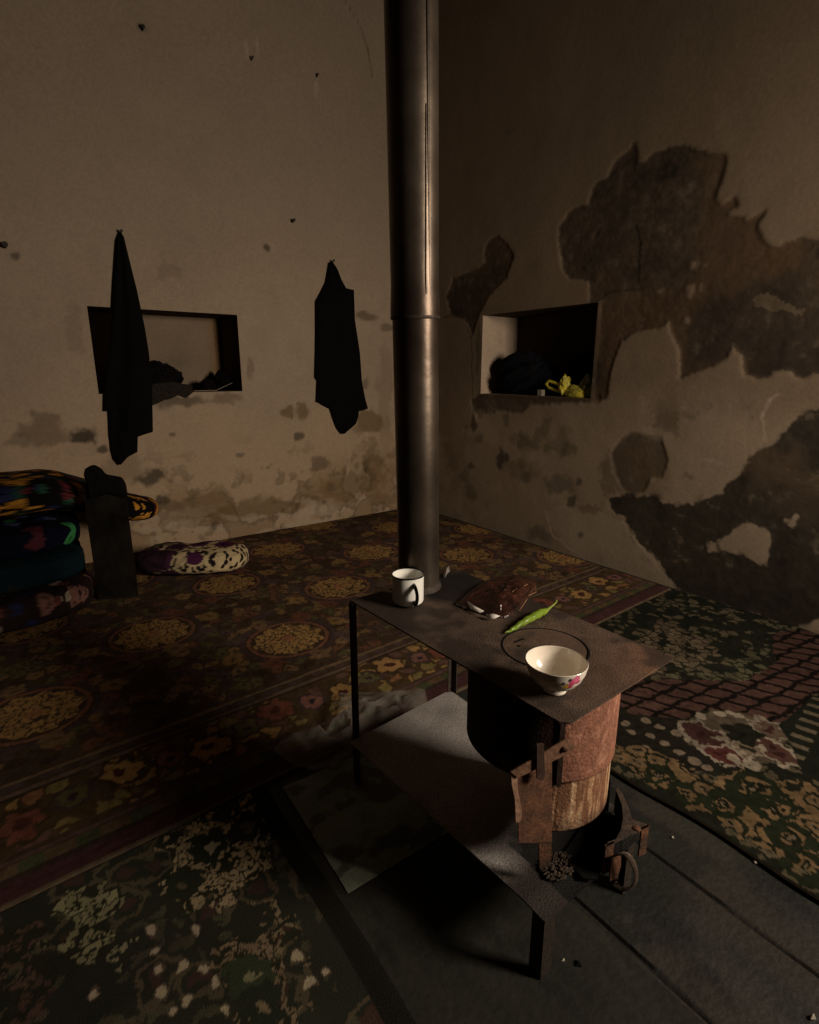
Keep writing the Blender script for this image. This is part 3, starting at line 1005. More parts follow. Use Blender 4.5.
def angle_leg(x, y, z1, w, t, sx, sy, nm='leg', m=M_iron):
    mb = MB()
    mb.box(min(x, x + sx * w), max(x, x + sx * w), min(y, y + sy * t), max(y, y + sy * t), 0, z1)
    mb.box(min(x, x + sx * t), max(x, x + sx * t), min(y + sy * t, y + sy * w), max(y + sy * t, y + sy * w), 0, z1)
    return obj(nm, mb, m, ST, smooth=False)


angle_leg(.733, .545, .163, .032, .004, 1, 1)
angle_leg(.716, 1.266, .595, .022, .003, 1, -1)
angle_leg(1.112, 1.272, .595, .022, .003, -1, -1)
angle_leg(1.075, .56, .163, .03, .004, -1, 1)
# barrel
BC, BR = (.912, .735), .165
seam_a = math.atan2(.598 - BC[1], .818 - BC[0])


def bcol(a, r, zz):
    da = (a - seam_a + PI) % (2 * PI) - PI
    n = float(fbm(a * 6, zz * 22, 4, 201))
    n2 = float(fbm(a * 20, zz * 70, 3, 205))
    c = lin(150, 100, 78) * (0.72 + .4 * n + .3 * (n2 - .5))
    c = mixc(c, lin(186, 136, 110), .55 * float(sstep(.55, .75, n2)))
    if da < 0:      # left of the seam: the barrel's shaded side painted near black
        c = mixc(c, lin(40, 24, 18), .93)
    return c


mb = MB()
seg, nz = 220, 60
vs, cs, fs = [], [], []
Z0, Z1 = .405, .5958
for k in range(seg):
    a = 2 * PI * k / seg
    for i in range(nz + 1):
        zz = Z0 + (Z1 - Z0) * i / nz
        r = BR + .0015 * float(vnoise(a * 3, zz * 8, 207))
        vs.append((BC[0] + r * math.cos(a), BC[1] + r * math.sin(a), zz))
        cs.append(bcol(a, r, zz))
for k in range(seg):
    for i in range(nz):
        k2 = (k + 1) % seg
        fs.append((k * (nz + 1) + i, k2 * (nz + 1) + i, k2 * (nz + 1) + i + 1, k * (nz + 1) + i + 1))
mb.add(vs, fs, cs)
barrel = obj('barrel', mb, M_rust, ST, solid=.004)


def bandcol(a, r, zz):
    da = (a - seam_a + PI) % (2 * PI) - PI
    st = float(fbm(a * 15, zz * 9, 5, 211))
    n2 = float(fbm(a * 24, zz * 60, 4, 213))
    c = lin(186, 144, 108) * (0.6 + .7 * n2)
    c = mixc(c, lin(108, 66, 44), .8 * float(sstep(.47, .62, st)))
    c = mixc(c, lin(214, 186, 150), .65 * float(sstep(.44, .34, st)))
    c = mixc(c, lin(70, 46, 32), .6 * float(sstep(.32, .285, zz + .02 * (n2 - .5))))
    return c


vs, cs, fs = [], [], []
Z0, Z1 = .280, .408
nz = 40
seg = 200
aS, aE = seam_a - .42, seam_a + 2.3
for k in range(seg + 1):
    a = aS + (aE - aS) * k / seg
    for i in range(nz + 1):
        zz = Z0 + (Z1 - Z0) * i / nz
        r = BR - .0045
        vs.append((BC[0] + r * math.cos(a), BC[1] + r * math.sin(a), zz))
        cs.append(bandcol(a, r, zz))
for k in range(seg):
    for i in range(nz):
        k2 = k + 1
        fs.append((k * (nz + 1) + i, k2 * (nz + 1) + i, k2 * (nz + 1) + i + 1, k * (nz + 1) + i + 1))
obj('lower_band', MB().add(vs, fs, cs), M_rust, ST, solid=.003)
# sooty pot below the band, open to the front
mb = MB()
vs, fs = [], []
a0, a1 = seam_a + 1.05, seam_a + 3.3
for i in range(81):
    a = a0 + (a1 - a0) * i / 80
    for zz in (.172, .30):
        vs.append((BC[0] + .03 + (BR - .035) * math.cos(a), BC[1] - .02 + (BR - .03) * math.sin(a), zz))
for i in range(80):
    fs.append((2 * i, 2 * i + 2, 2 * i + 3, 2 * i + 1))
obj('ash_pot', mb.add(vs, fs), M_black, ST, solid=.004)
mb = MB().lathe([(0, .406), (BR - .003, .406), (BR - .003, .41), (0, .41)], (BC[0], BC[1], 0), 64)
obj('barrel_bottom', mb, M_black, ST)
# vertical seam strip standing proud of the barrel
ra = lambda r, a: (BC[0] + r * math.cos(a), BC[1] + r * math.sin(a))
mb = MB()
p0, p1 = ra(BR, seam_a - .05), ra(BR, seam_a + .012)
q0, q1 = ra(BR + .007, seam_a - .05), ra(BR + .007, seam_a + .012)
mb.hexa([(*p0, .40), (*q0, .40), (*q1, .40), (*p1, .40), (*p0, .595), (*q0, .595), (*q1, .595), (*p1, .595)])
obj('seam_strip', mb, mat('dark_seam', (52, 34, 26), rough=.8, metal=.2, ns=80, amt=.3), ST, smooth=False)
# fire door on the left of the front: plate, bright edge flange, latch strap with rivet, hook, bottom strap
DPn = np.array([-.36, -.933, 0.0])
DP0 = np.array([.826, .588, .4]) + DPn * .008


def dp(x, y, off=0.0):
    return onp(x, y, DP0 + DPn * off, DPn)


def dplate(pts, off, th):
    return [dp(*p, off) for p in pts], DPn * -th


door = MB().prism(*dplate([(517, 774), (531, 766), (552, 760), (552, 842), (540, 843), (519, 843)], 0, .003))
door = obj('fire_door', door, mat('door_rust', (122, 82, 58), rough=.8, metal=.15, ns=150, amt=.45, bump=.12, bs=170, dark=(92, 64, 48)), ST, smooth=False)
mb = MB().prism(*dplate([(511, 773), (517, 770), (518, 790), (522, 812), (521, 821), (516, 823), (515, 800), (512, 785)], .006, .006))
e = obj('edge_flange', mb, mat('worn_rim', (168, 130, 104), rough=.7, metal=.2, ns=90, amt=.3, bump=.25), door, smooth=False)
mb = MB().prism(*dplate([(511, 772), (530, 761), (566, 739), (577, 747), (560, 758), (518, 778)], .010, .003))
strap = obj('latch_strap', mb, mat('strap_iron', (128, 94, 72), rough=.7, metal=.3, ns=90, amt=.3, bump=.3), door, smooth=False)
pr = dp(564, 749, .011)
mb = MB()
for ring_ in range(1):
    vs, fs = [], []
    t1 = np.array([.78, -.62, 0])
    t2 = np.array([0, 0, 1.0])
    prof = [(.0065, 0), (.006, .003), (.0035, .0045), (.0001, .005)]
    for k in range(16):
        a = 2 * PI * k / 16
        for r, h in prof:
            vs.append(pr + r * (math.cos(a) * t1 + math.sin(a) * t2) + DPn * h)
    for k in range(16):
        for i in range(3):
            fs.append((k * 4 + i, ((k + 1) % 16) * 4 + i, ((k + 1) % 16) * 4 + i + 1, k * 4 + i + 1))
    mb.add(vs, fs)
obj('rivet', mb, M_rusty, strap)
mb = MB().prism(*dplate([(537, 745), (544, 744), (545, 775), (542, 781), (537, 779)], .016, .004))
obj('hook', mb, mat('hook_iron', (70, 50, 40), rough=.75, metal=.3, ns=90, amt=.3), door, smooth=False)
b0 = dp(540, 840, -.003)
mb = MB().prism([dp(539, 842, 0), dp(552, 842, 0), dp(551, 866, 0), dp(540, 869, 0)], -DPn * .004)
obj('bottom_strap', mb, M_rusty, door, smooth=False)
# ash drawer pulled out to the right of the door
ZD = .25
outer = [(617, 786), (622, 792), (629, 808), (632, 819), (650, 825.5), (606, 846.5)]
inner_ = [(608, 842), (616, 839), (621, 830), (623, 818), (622, 805), (616, 790)]
DR = MB().prism([onz(*p, ZD) for p in outer + inner_], (0, 0, -.003))
drawer = obj('ash_drawer', DR, mat('drawer_iron', (84, 68, 56), rough=.72, metal=.3, ns=100, amt=.4, bump=.3, dark=(62, 52, 44)), ST, smooth=False)
f0, f1 = onz(606, 846.5, ZD), onz(650, 825.5, ZD)
fd = (f1 - f0) / np.linalg.norm(f1 - f0)
fn = np.array([fd[1], -fd[0], 0])
L_ = np.linalg.norm(f1 - f0)


def front_leg(s0, s1, zb):
    a, b = f0 + fd * s0, f0 + fd * s1
    return MB().hexa([(*a[:2], zb), (*b[:2], zb), *[(p[0], p[1], zb) for p in (b - fn * .004, a - fn * .004)], (*a[:2], ZD), (*b[:2], ZD), *[(p[0], p[1], ZD) for p in (b - fn * .004, a - fn * .004)]])


obj('front_panel', front_leg(.000, .024, .176), M_rusty, drawer, smooth=False)
obj('side_panel', front_leg(L_ - .024, L_ - .002, .176), M_rusty, drawer, smooth=False)
# curved black wall of the drawer below the flange
vs, fs = [], []
inn = [onz(*p, ZD) for p in [(617, 786), (622, 795), (625, 808), (624, 818), (621, 830), (616, 839), (608, 844)]]
for p in inn:
    vs += [(p[0], p[1], .176), (p[0], p[1], ZD - .001)]
for i in range(len(inn) - 1):
    fs.append((2 * i, 2 * i + 2, 2 * i + 3, 2 * i + 1))
obj('drawer_wall', MB().add(vs, fs), M_black, drawer, solid=.003)
fp = [onz(*p, .178) for p in [(566, 850), (573, 866), (583, 878), (596, 879), (604, 866), (620, 846), (620, 815), (590, 815)]]
obj('drawer_floor', MB().prism(fp, (0, 0, -.003)), M_black, drawer, smooth=False)
# handle: flat strap loop hanging on the front
hp0, hn = (f0 + f1) / 2 + fn * .012, fn
hpts = [(612, 857), (620, 853), (628, 855), (634, 864), (637, 875), (635, 885), (628, 890), (620, 889), (614, 883)]
hw = [onp(x, y, hp0 + hn * (.03 * math.sin(PI * i / 8)), hn) for i, (x, y) in enumerate(hpts)]
# smooth the loop
hw2 = []
for i in range(len(hw) - 1):
    for t in (0, .33, .66):
        hw2.append(hw[i] * (1 - t) + hw[i + 1] * t)
hw2.append(hw[-1])
for _ in range(3):
    hw2 = [hw2[0]] + [(hw2[i - 1] + 2 * hw2[i] + hw2[i + 1]) / 4 for i in range(1, len(hw2) - 1)] + [hw2[-1]]
mb = MB().tube(hw2, .0065, seg=10, flat=.3, nrm=hn)
hd = obj('handle', mb, mat('handle_iron', (92, 76, 64), rough=.65, metal=.4, ns=90, amt=.3), drawer)
mb = MB().prism([onp(x, y, hp0, hn) for x, y in [(612, 857), (621, 855), (621, 866), (617, 879), (610, 881), (611, 868)]], -hn * .004)
obj('handle_bracket', mb, M_rusty, drawer, smooth=False)
mb = MB().lathe([(.008, 0), (.0075, .003), (.004, .005), (.0001, .0055)], tuple(onz(637, 829, ZD)), 16)
obj('bolt', mb, M_rusty, drawer)


def crumbs(c, rx, ry, n, r0, r1, zb, seed, hump=0.0):
    rnd = random.Random(seed)
    mb = MB()
    for _ in range(n):
        a, d = rnd.random() * 2 * PI, math.sqrt(rnd.random())
        x, y = c[0] + rx * d * math.cos(a), c[1] + ry * d * math.sin(a)
        r = r0 + (r1 - r0) * rnd.random()
        zc = zb + r * .6 + hump * (1 - d) * rnd.random()
        vs = []
        for (i, j, k) in ((1, 0, 0), (-1, 0, 0), (0, 1, 0), (0, -1, 0), (0, 0, 1), (0, 0, -1)):
            q = r * (0.6 + .7 * rnd.random())
            vs.append((x + i * q, y + j * q, zc + k * q * .8))
        mb.add(vs, [(0, 2, 4), (2, 1, 4), (1, 3, 4), (3, 0, 4), (2, 0, 5), (1, 2, 5), (3, 1, 5), (0, 3, 5)])
    return mb


M_ash = mat('ash_crumbs', (74, 62, 50), rough=.95, ns=90, amt=.5, bump=.3)
pc_ = onz(558, 868, .17)
o = obj('ash_heap', crumbs(pc_, .045, .03, 260, .002, .0055, .1735, 3, .018), M_ash, smooth=False, origin=(pc_[0], pc_[1], .17))
tagged(o, 'small grey heap of ash and soot crumbs spilled under the fire door', 'ash', kind='stuff')

# ---- stove pipe, leaning slightly, up to the ceiling
pb = onz(419, 586, .6045)
pt_ = ony(411, 0, 1.19)
dirp = (pt_ - pb) / np.linalg.norm(pt_ - pb)
at = lambda zz: pb + dirp * ((zz - pb[2]) / dirp[2])
PIPE = thing('stove_pipe', tuple(at(.6)), 'tall grey sheet metal stove pipe rising from the back of the stove', 'stove pipe')
mp = mat('galvanised_pipe', (104, 92, 80), rough=.38, metal=.8, ns=9, amt=.3, bump=.08, bs=30, dark=(70, 59, 50), spec=.3)
zj = float(onp(416, 318, tuple(at(1.35)), FH)[2])
mb = MB()
lowp = [at(zz) for zz in np.linspace(.6045, zj + .02, 30)]
mb.tube(lowp, .0595, seg=56)
lower = obj('lower_section', mb, mp, PIPE)
mb = MB().tube([at(.6045), at(.608), at(.618), at(.622)], [.066, .066, .062, .0605], seg=56)
obj('base_collar', mb, M_iron, PIPE)
mb = MB()
zs = list(np.linspace(zj, zj + .06, 6)) + list(np.linspace(zj + .08, 4.6, 40))
rr = [.0635, .0638, .0638, .0632, .0625, .0622] + [.0612] * 40
mb.tube([at(q) for q in zs], rr, seg=56)
upper = obj('upper_section', mb, mp, PIPE)
# folded lengthwise seam of the upper section, on the camera's right of the pipe's front
va = -FH * .82 + RT * .57
mb = MB()
mb.tube([at(q) + va * .0605 for q in np.linspace(zj + .065, 4.5, 12)], [.001] + [.0035] + [.0045] * 10, seg=8)
obj('seam', mb, mp, upper)
vb = -FH * .90 + RT * .44
mb = MB().tube([at(zj + .05) + vb * .0612, at(zj + .10) + vb * .0612, at(zj + .45) + vb * .0612 + RT * .004], [.0028, .0030, .001], seg=8)
obj('seam_fold', mb, mp, upper)
mb = MB().tube([at(zj - .004), at(zj), at(zj + .004)], [.0625, .0645, .0640], seg=56, cap=False)
obj('joint_ring', mb, mat('pipe_joint', (60, 50, 42), rough=.6, metal=.6, ns=60, amt=.4), PIPE)

# ================================================================== THINGS ON THE STOVE
# enamel mug
mp_ = onz(408, 602, .6)
MC = (mp_[0], mp_[1], .603)
MUG = thing('enamel_mug', MC, 'white enamel mug with black rim and black handle, in front of the stove pipe', 'mug')
M_en = mat('white_enamel', (236, 232, 222), rough=.22, ns=14, amt=.05, bump=.0, spec=.5)
M_bk = mat('black_enamel', (16, 15, 14), rough=.25, ns=14, amt=.1, bump=0, spec=.5)
hM, rM = .080, .0435
mb = MB().lathe([(.0001, .0005), (rM - .006, 0), (rM - .002, .002), (rM, .007), (rM, hM - .012), (rM + .0012, hM), (rM - .001, hM), (rM - .0025, hM - .012), (rM - .0025, .01), (rM - .008, .005), (.0001, .004)], MC, 64)
cup = obj('cup', mb, M_en, MUG)
mb = MB()
mb.tube([(MC[0] + (rM + .0008) * math.cos(a), MC[1] + (rM + .0008) * math.sin(a), MC[2] + hM) for a in np.linspace(0, 2 * PI, 64, endpoint=False)], .0021, seg=8, cyc=True)
obj('rim', mb, M_bk, MUG)
hd_ = -FH * .93 + RT * .37
hd_ /= np.linalg.norm(hd_)
side = np.cross(hd_, [0, 0, 1])
pts = []
for t in np.linspace(-1, 1, 21):
    a = t * PI / 2
    pts.append(np.array(MC) + hd_ * (rM - .001 + .024 * math.cos(a)) + np.array([0, 0, .036 + .025 * math.sin(a)]) + side * 0)
mb = MB().tube(pts, .0068, seg=12, flat=.42, nrm=side)
mb = MB().tube(pts, [.0078] * 21, seg=12, flat=.5, nrm=hd_ * .001 + np.array(side))
obj('handle', mb, M_bk, MUG)['label'] = 'black enamel handle'

# flowered bowl
bp_ = onz(554.5, 690.5, .6)
BWC = (bp_[0], bp_[1], .603)
BOWL = thing('tea_bowl', BWC, 'white porcelain bowl with a pink rose on its side, on the stove top', 'bowl')
M_por = mat('white_porcelain', attr=True, rough=.18, ns=10, amt=.03, bump=0, spec=.5)
BK = .94
prof_o = [(.0001, .004), (.021, .004), (.0225, 0), (.0245, 0), (.0250, .003), (.0235, .0095), (.031, .0125), (.0440, .0205), (.0545, .0335), (.0612, .048), (.0645, .0635), (.0638, .0645), (.0625, .0635)]
prof_o = [(a * BK, b) for a, b in prof_o]
prof_i = [(.0592, .048), (.0524, .0345), (.0415, .0225), (.028, .015), (.012, .012), (.0001, .0115)]
prof_i = [(a * BK, b) for a, b in prof_i]


def fine(prof, k=5):
    out = []
    for (a, b), (c_, d) in zip(prof[:-1], prof[1:]):
        for i in range(k):
            out.append((a + (c_ - a) * i / k, b + (d - b) * i / k))
    out.append(prof[-1])
    return out


IV = lin(244, 232, 214)
# decal placed by bearing on the side: camera side is -FH, right is +RT
acam = math.atan2(-FH[1], -FH[0])
DEC = []
rndb = random.Random(5)


def decal(px_, py_, r, c_):
    # solve the outer surface point of the bowl under a photo pixel
    best = None
    for zz in np.linspace(.012, .06, 400):
        ro = np.interp(zz, [q[1] for q in prof_o[5:11]], [q[0] for q in prof_o[5:11]])
        d = ray(px_, py_)
        s_ = ((BWC[2] + zz) - H) / d[2]
        p = CAM + d * s_
        e = abs(math.hypot(p[0] - BWC[0], p[1] - BWC[1]) - ro)
        if best is None or e < best[0]:
            best = (e, p)
    DEC.append((best[1], r, lin(*c_)))


for a in ((575, 683, .0075, (226, 92, 128)), (579, 679, .0065, (232, 120, 150)), (572, 687, .005, (200, 60, 100)), (577, 686, .004, (236, 150, 170)), (580.5, 682, .004, (214, 70, 110)),
          (568, 687, .0040, (224, 172, 40)), (569.5, 685, .0025, (200, 140, 30)), (565.5, 684, .0032, (58, 54, 66)), (572.5, 680.5, .0032, (56, 62, 54)), (566, 690, .0026, (60, 66, 50)),
          (571, 691, .0022, (70, 84, 50)), (561, 686, .0016, (90, 96, 80)), (558, 685, .0014, (90, 96, 80)), (556, 688, .0012, (90, 96, 80)), (563, 687.5, .0016, (86, 96, 76)),
          (559, 688.5, .0010, (100, 100, 88)), (562.5, 677.5, .0012, (120, 80, 60))):
    decal(a[0] - 2.2, a[1], *a[2:])


def bowlcol(a, r, zz):
    c_ = IV.copy()
    p = np.array([BWC[0] + r * math.cos(a), BWC[1] + r * math.sin(a), BWC[2] + zz])
    ang = (a - acam + PI) % (2 * PI) - PI
    if abs(ang) < 1.6 and r > .026:
        for q, rad, cc in DEC:
            if np.linalg.norm(p - q) < rad * (1.25 if rad > .002 else 1.1) * (.8 + .4 * float(vnoise(a * 60, zz * 900, 5))):
                c_ = cc
    return c_


mb = MB().lathe(fine(prof_o, 7), BWC, 240, col=bowlcol)
body = obj('bowl_body', mb, M_por, BOWL)
mb = MB().lathe([prof_o[-1]] + prof_i, BWC, 96, col=lambda a, r, zz: IV * (0.96 + .08 * float(vnoise(a * 3, r * 100, 3))))
obj('bowl_inside', mb, M_por, BOWL)

# green chilli pepper
cp = [onz(x, y, .612) for x, y in [(505, 630), (512, 628), (521, 623), (530, 618.5), (539, 614), (546, 610)]]
rads = [.0014, .0050, .0078, .0098, .0104, .0080]
fp_, fr_ = [], []
for i in range(5):
    for t in np.linspace(0, 1, 6, endpoint=False):
        fp_.append(cp[i] * (1 - t) + cp[i + 1] * t)
        fr_.append(rads[i] * (1 - t) + rads[i + 1] * t)
fp_.append(cp[-1])
fr_.append(.005)
for _ in range(2):
    fp_ = [fp_[0]] + [(fp_[i - 1] + 2 * fp_[i] + fp_[i + 1]) / 4 for i in range(1, len(fp_) - 1)] + [fp_[-1]]
zl = [.6025 + r * 1.0 + .0012 * math.sin(i * 1.3) for i, r in enumerate(fr_)]
fp_ = [np.array([p[0], p[1], q]) for p, q in zip(fp_, zl)]
fr_ = [r * (1 + .03 * math.sin(i * 1.7)) for i, r in enumerate(fr_)]
CH = thing('chilli_pepper', tuple(fp_[15][:2]) + (.602,), 'long curved bright green chilli pepper lying on the stove top behind the bowl', 'chilli pepper')
obj('pod', MB().tube(fp_, fr_, seg=18), mat('chilli_skin', (122, 140, 46), rough=.28, ns=40, amt=.25, bump=.12, bs=60, dark=(98, 122, 34)), CH)
st_ = [fp_[-1], *[onz(x, y, zq) for x, y, zq in [(549.5, 608, .613), (552, 606, .615), (554, 604.5, .617), (556, 602.5, .617), (556.5, 600.5, .617)]]]
obj('stem', MB().tube([fp_[-2], *st_], [.0075, .006, .0034, .0026, .0023, .0022, .0026], seg=12), mat('chilli_stem', (122, 134, 56), rough=.5, ns=40, amt=.2), CH)

# crumpled dark wrapper with white torn edges
pk = [(455, 604), (466, 594), (480, 583), (500, 577), (520, 574), (536, 579), (536, 588), (527, 597), (519, 607), (507, 617), (494, 617), (478, 612), (466, 609)]
PKp = [onz(*p, .604) for p in pk]
ctr = sum(PKp) / len(PKp)
WR = thing('crumpled_wrapper', (ctr[0], ctr[1], .602), 'crumpled glossy reddish brown wrapper with white torn edges, between stove pipe and chilli', 'wrapper')
mb = MB()
rings, seg = 16, len(PKp) * 4
vs, fs = [], []
rnd = random.Random(4)
loop = []
for i in range(len(PKp)):
    for t in range(4):
        loop.append(PKp[i] * (1 - t / 4) + PKp[(i + 1) % len(PKp)] * (t / 4))
for k, b in enumerate(loop):
    for j in range(rings):
        s_ = 1 - j / (rings - 1)
        p = ctr + (b - ctr) * s_
        hgt = .013 * (1 - s_ ** 3)
        q = float(fbm(p[0] * 38, p[1] * 38, 3, 221))
        rid = abs(q - .5) * 2
        hgt = hgt * (0.4 + 1.5 * (1 - rid) * .6) + .006 * (1 - s_ ** 6) * float(vnoise(p[0] * 140, p[1] * 140, 5))
        vs.append((p[0], p[1], .6025 + max(0, hgt)))
for k in range(seg):
    k2 = (k + 1) % seg
    for j in range(rings - 1):
        fs.append((k * rings + j, k2 * rings + j, k2 * rings + j + 1, k * rings + j + 1))
body = obj('wrapper_body', mb.add(vs, fs), mat('brown_film', (62, 34, 24), rough=.3, ns=60, amt=.5, bump=.5, bs=90, spec=.6, dark=(34, 18, 14)), WR, solid=.0012)
M_white = mat('white_torn_paper', (206, 196, 186), rough=.6, ns=40, amt=.1)


def flake(pts, zz, lift, nm, m, parent):
    Q = [onz(x, y, zz + l) for (x, y), l in zip(pts, lift)]
    n = len(Q)
    mb = MB()
    cc = sum(Q) / n + np.array([0, 0, .003])
    mb.add(Q + [cc], [(i, (i + 1) % n, n) for i in range(n)])
    return obj(nm, mb, m, parent, solid=.0012)


for pts in ([(467, 601), (474, 606), (484, 611), (480, 613), (471, 609)], [(486, 614), (494, 614), (500, 616), (494, 619), (487, 617)],
            [(499, 603), (502, 604), (501, 610), (499, 610)]):
    flake(pts, .61, [.002, .006, .004, 0, 0][:len(pts)], 'torn_edge', M_white, WR)['label'] = 'white torn edge'
mb = MB()
for pts in ([(520, 588), (528, 584), (535, 586), (536, 592), (528, 596)], [(512, 592), (519, 588), (525, 589)], [(524, 604), (527, 599), (519, 611)]):
    mb.tube([onz(x, y, .616) for x, y in pts], .0016, seg=6)
obj('twisted_strip', mb, mat('film_strip', (120, 84, 58), rough=.35, ns=40, amt=.3), WR)

# small silver scrap right behind the pipe base
sp = [onz(x, y, .604) for x, y in [(443, 576), (446, 567), (449, 566), (450, 571), (447, 574), (445, 578)]]
SC = MB()
cc = sum(sp) / len(sp) + np.array([0, 0, .012])
SC.add(sp + [cc], [(i, (i + 1) % 6, 6) for i in range(6)] + [(5, 4, 3, 2, 1, 0)])
o = obj('foil_scrap', SC, mat('foil', (150, 142, 134), rough=.35, metal=.5, ns=60, amt=.2, bump=.4), smooth=False, origin=(cc[0], cc[1], .602))
tagged(o, 'small pale crumpled scrap at the foot of the stove pipe', 'paper scrap')

# ================================================================== PLASTIC SHEET on the floor behind the stove
outl = [(273, 750), (280, 742), (300, 742), (322, 736), (332, 722), (334, 706), (340, 694), (390, 692), (425, 690), (430, 715), (400, 745), (380, 760), (350, 768), (310, 772), (288, 763)]
OP = [onz(*p, .02) for p in outl]
ctr = sum(OP) / len(OP)
loop = []
for i in range(len(OP)):
    for t in range(6):
        loop.append(OP[i] * (1 - t / 6) + OP[(i + 1) % len(OP)] * (t / 6))
rings = 26
vs, fs = [], []
for b in loop:
    for j in range(rings):
        s_ = 1 - j / (rings - 1)
        p = ctr + (b - ctr) * s_
        rdg = 1 - abs(float(fbm(p[0] * 9, p[1] * 9, 3, 231)) - .5) * 4
        hgt = .018 + .045 * max(0, rdg) * (1 - s_ ** 4) + .010 * float(fbm(p[0] * 40, p[1] * 40, 2, 235))
        if s_ > .93:
            hgt = .018 + .012 * float(vnoise(p[0] * 30, p[1] * 30, 9))
        vs.append((p[0], p[1], hgt))
n = len(loop)
for k in range(n):
    for j in range(rings - 1):
        fs.append((k * rings + j, ((k + 1) % n) * rings + j, ((k + 1) % n) * rings + j + 1, k * rings + j + 1))
mpl = mat('clear_plastic', (150, 142, 130), rough=.25, ns=30, amt=.1, bump=.3, bs=50, spec=.6, alpha=.20)
o = obj('plastic_bag', MB().add(vs, fs), mpl, origin=(ctr[0], ctr[1], 0.01), solid=.0008)
tagged(o, 'crumpled clear plastic bag lying on the carpet behind the lower shelf of the stove', 'plastic bag')

# ================================================================== BEDDING on the left


def cushion(name, x0, x1, y0, y1, z0, z1, rot, colf, m, parent=None, p=4.0, nz_=.012, seed=1, res=(120, 120), label=None, cat=None, origin=None, sag=None):
    """closed rounded pad: superellipsoid-like box with wrinkles; colf(u,v,P)."""
    n_ = 72
    hx, hy, hz = (x1 - x0) / 2, (y1 - y0) / 2, (z1 - z0) / 2
    t = np.sin(np.linspace(-1, 1, n_) * PI / 2 * .9) / math.sin(PI / 2 * .9)
    A, B = np.meshgrid(t, t, indexing='ij')
    faces = []
    for ax in range(3):
        for sg in (-1, 1):
            q = [A, B]
            q.insert(ax, np.full_like(A, sg))
            if (sg > 0) == (ax == 1):
                q = [w.T for w in q]
            faces.append(np.stack(q, -1))
    Q = np.stack(faces)                                   # 6,n,n,3 on the unit cube
    nrm = (np.abs(Q) ** p).sum(-1) ** (1 / p)
    Q = Q / nrm[..., None]
    X, Y, Zz = Q[..., 0] * hx, Q[..., 1] * hy, Q[..., 2] * hz
    n = fbm(X * 7 + 20, Y * 7 + Zz * 9 + 20, 4, seed) - .5
    Zz = Zz + n * nz_ * 2 * np.clip(np.abs(Q[..., 2]) * 1.4, 0, 1)
    Y = Y + n * nz_ * 3 * Q[..., 1]
    X = X + n * nz_ * 2 * Q[..., 0]
    if sag is not None:
        Zz = Zz + sag(X, Y)
    else:
        Zz = np.clip(Zz, -hz + .001, hz - .001)
    ca, sa = math.cos(rot), math.sin(rot)
    cx, cy, cz = (x0 + x1) / 2, (y0 + y1) / 2, (z0 + z1) / 2
    P = np.stack([cx + X * ca - Y * sa, cy + X * sa + Y * ca, cz + Zz], -1)
    sh_ = (6 * n_, n_)
    C = colf(X.reshape(sh_), Y.reshape(sh_), Zz.reshape(sh_), P.reshape(sh_ + (3,)))
    kp = np.ones((6 * n_ - 1, n_ - 1), bool)
    kp[np.arange(1, 6) * n_ - 1] = False
    me = gridmesh(name, P.reshape(sh_ + (3,)), C, kp)
    bm = bmesh.new()
    bm.from_mesh(me)
    bmesh.ops.remove_doubles(bm, verts=bm.verts, dist=1e-5)
    bm.to_mesh(me)
    bm.free()
    return obj(name, me, m, parent, origin=origin or (cx, cy, z0))


M_cloth = mat('printed_cotton', attr=True, rough=.9, ns=300, amt=.25, bump=.3, bs=180, spec=.05)


def floral(base, pal, scale, dens, seed, stretch=1.0):
    base = lin(*base)
    pal_ = [lin(*q) for q in pal]

    def f(X, Y, Zz, P):
        a = P[..., 0] * scale
        b = (P[..., 2] * 1.0 - P[..., 1] * .9) * scale * stretch
        w = (fbm(a * 1.5, b * 1.5, 3, seed) - .5) * .9
        d1, d2, ci = cells(a + w, b + w, seed)
        c = np.broadcast_to(base, a.shape + (3,)).copy() * (0.7 + .6 * fbm(a, b, 3, seed + 2))[..., None]
        for k, q in enumerate(pal_):
            lo = k * dens / len(pal_)
            m = (ci > lo) & (ci < lo + dens / len(pal_)) & (d1 < .42)
            c = mixc(c, q, m)
            c = mixc(c, q * .35, m & (d1 < .12))
        return c
    return f


ROT = -.13
STK = 'bedding folded by the wall'
o = cushion('floor_mattress', -1.5, .28, 3.02, 3.92, .012, .165, ROT * 0, floral((40, 30, 28), [(120, 84, 74), (38, 42, 72), (150, 134, 114), (100, 54, 52)], 13, .7, 3), M_cloth, p=5, seed=31)
tagged(o, 'faded pink and blue flowered mattress lying on the carpet, lowest of the stacked bedding', 'mattress')
o = cushion('folded_quilt', -1.45, .27, 3.12, 3.93, .165, .335, 0, floral((16, 30, 34), [(18, 38, 42), (34, 34, 30), (14, 24, 30)], 6, .6, 5), M_cloth, p=5, seed=33)
tagged(o, 'plain dark teal folded quilt on top of the flowered mattress', 'quilt')
o = cushion('folded_quilt', -1.45, .27, 3.14, 3.93, .335, .475, 0, floral((14, 15, 30), [(60, 130, 74), (74, 84, 116), (34, 38, 80), (84, 40, 46)], 15, .5, 7), M_cloth, p=5, seed=35)
tagged(o, 'navy blue folded quilt with small green leaves, in the middle of the stack', 'quilt')


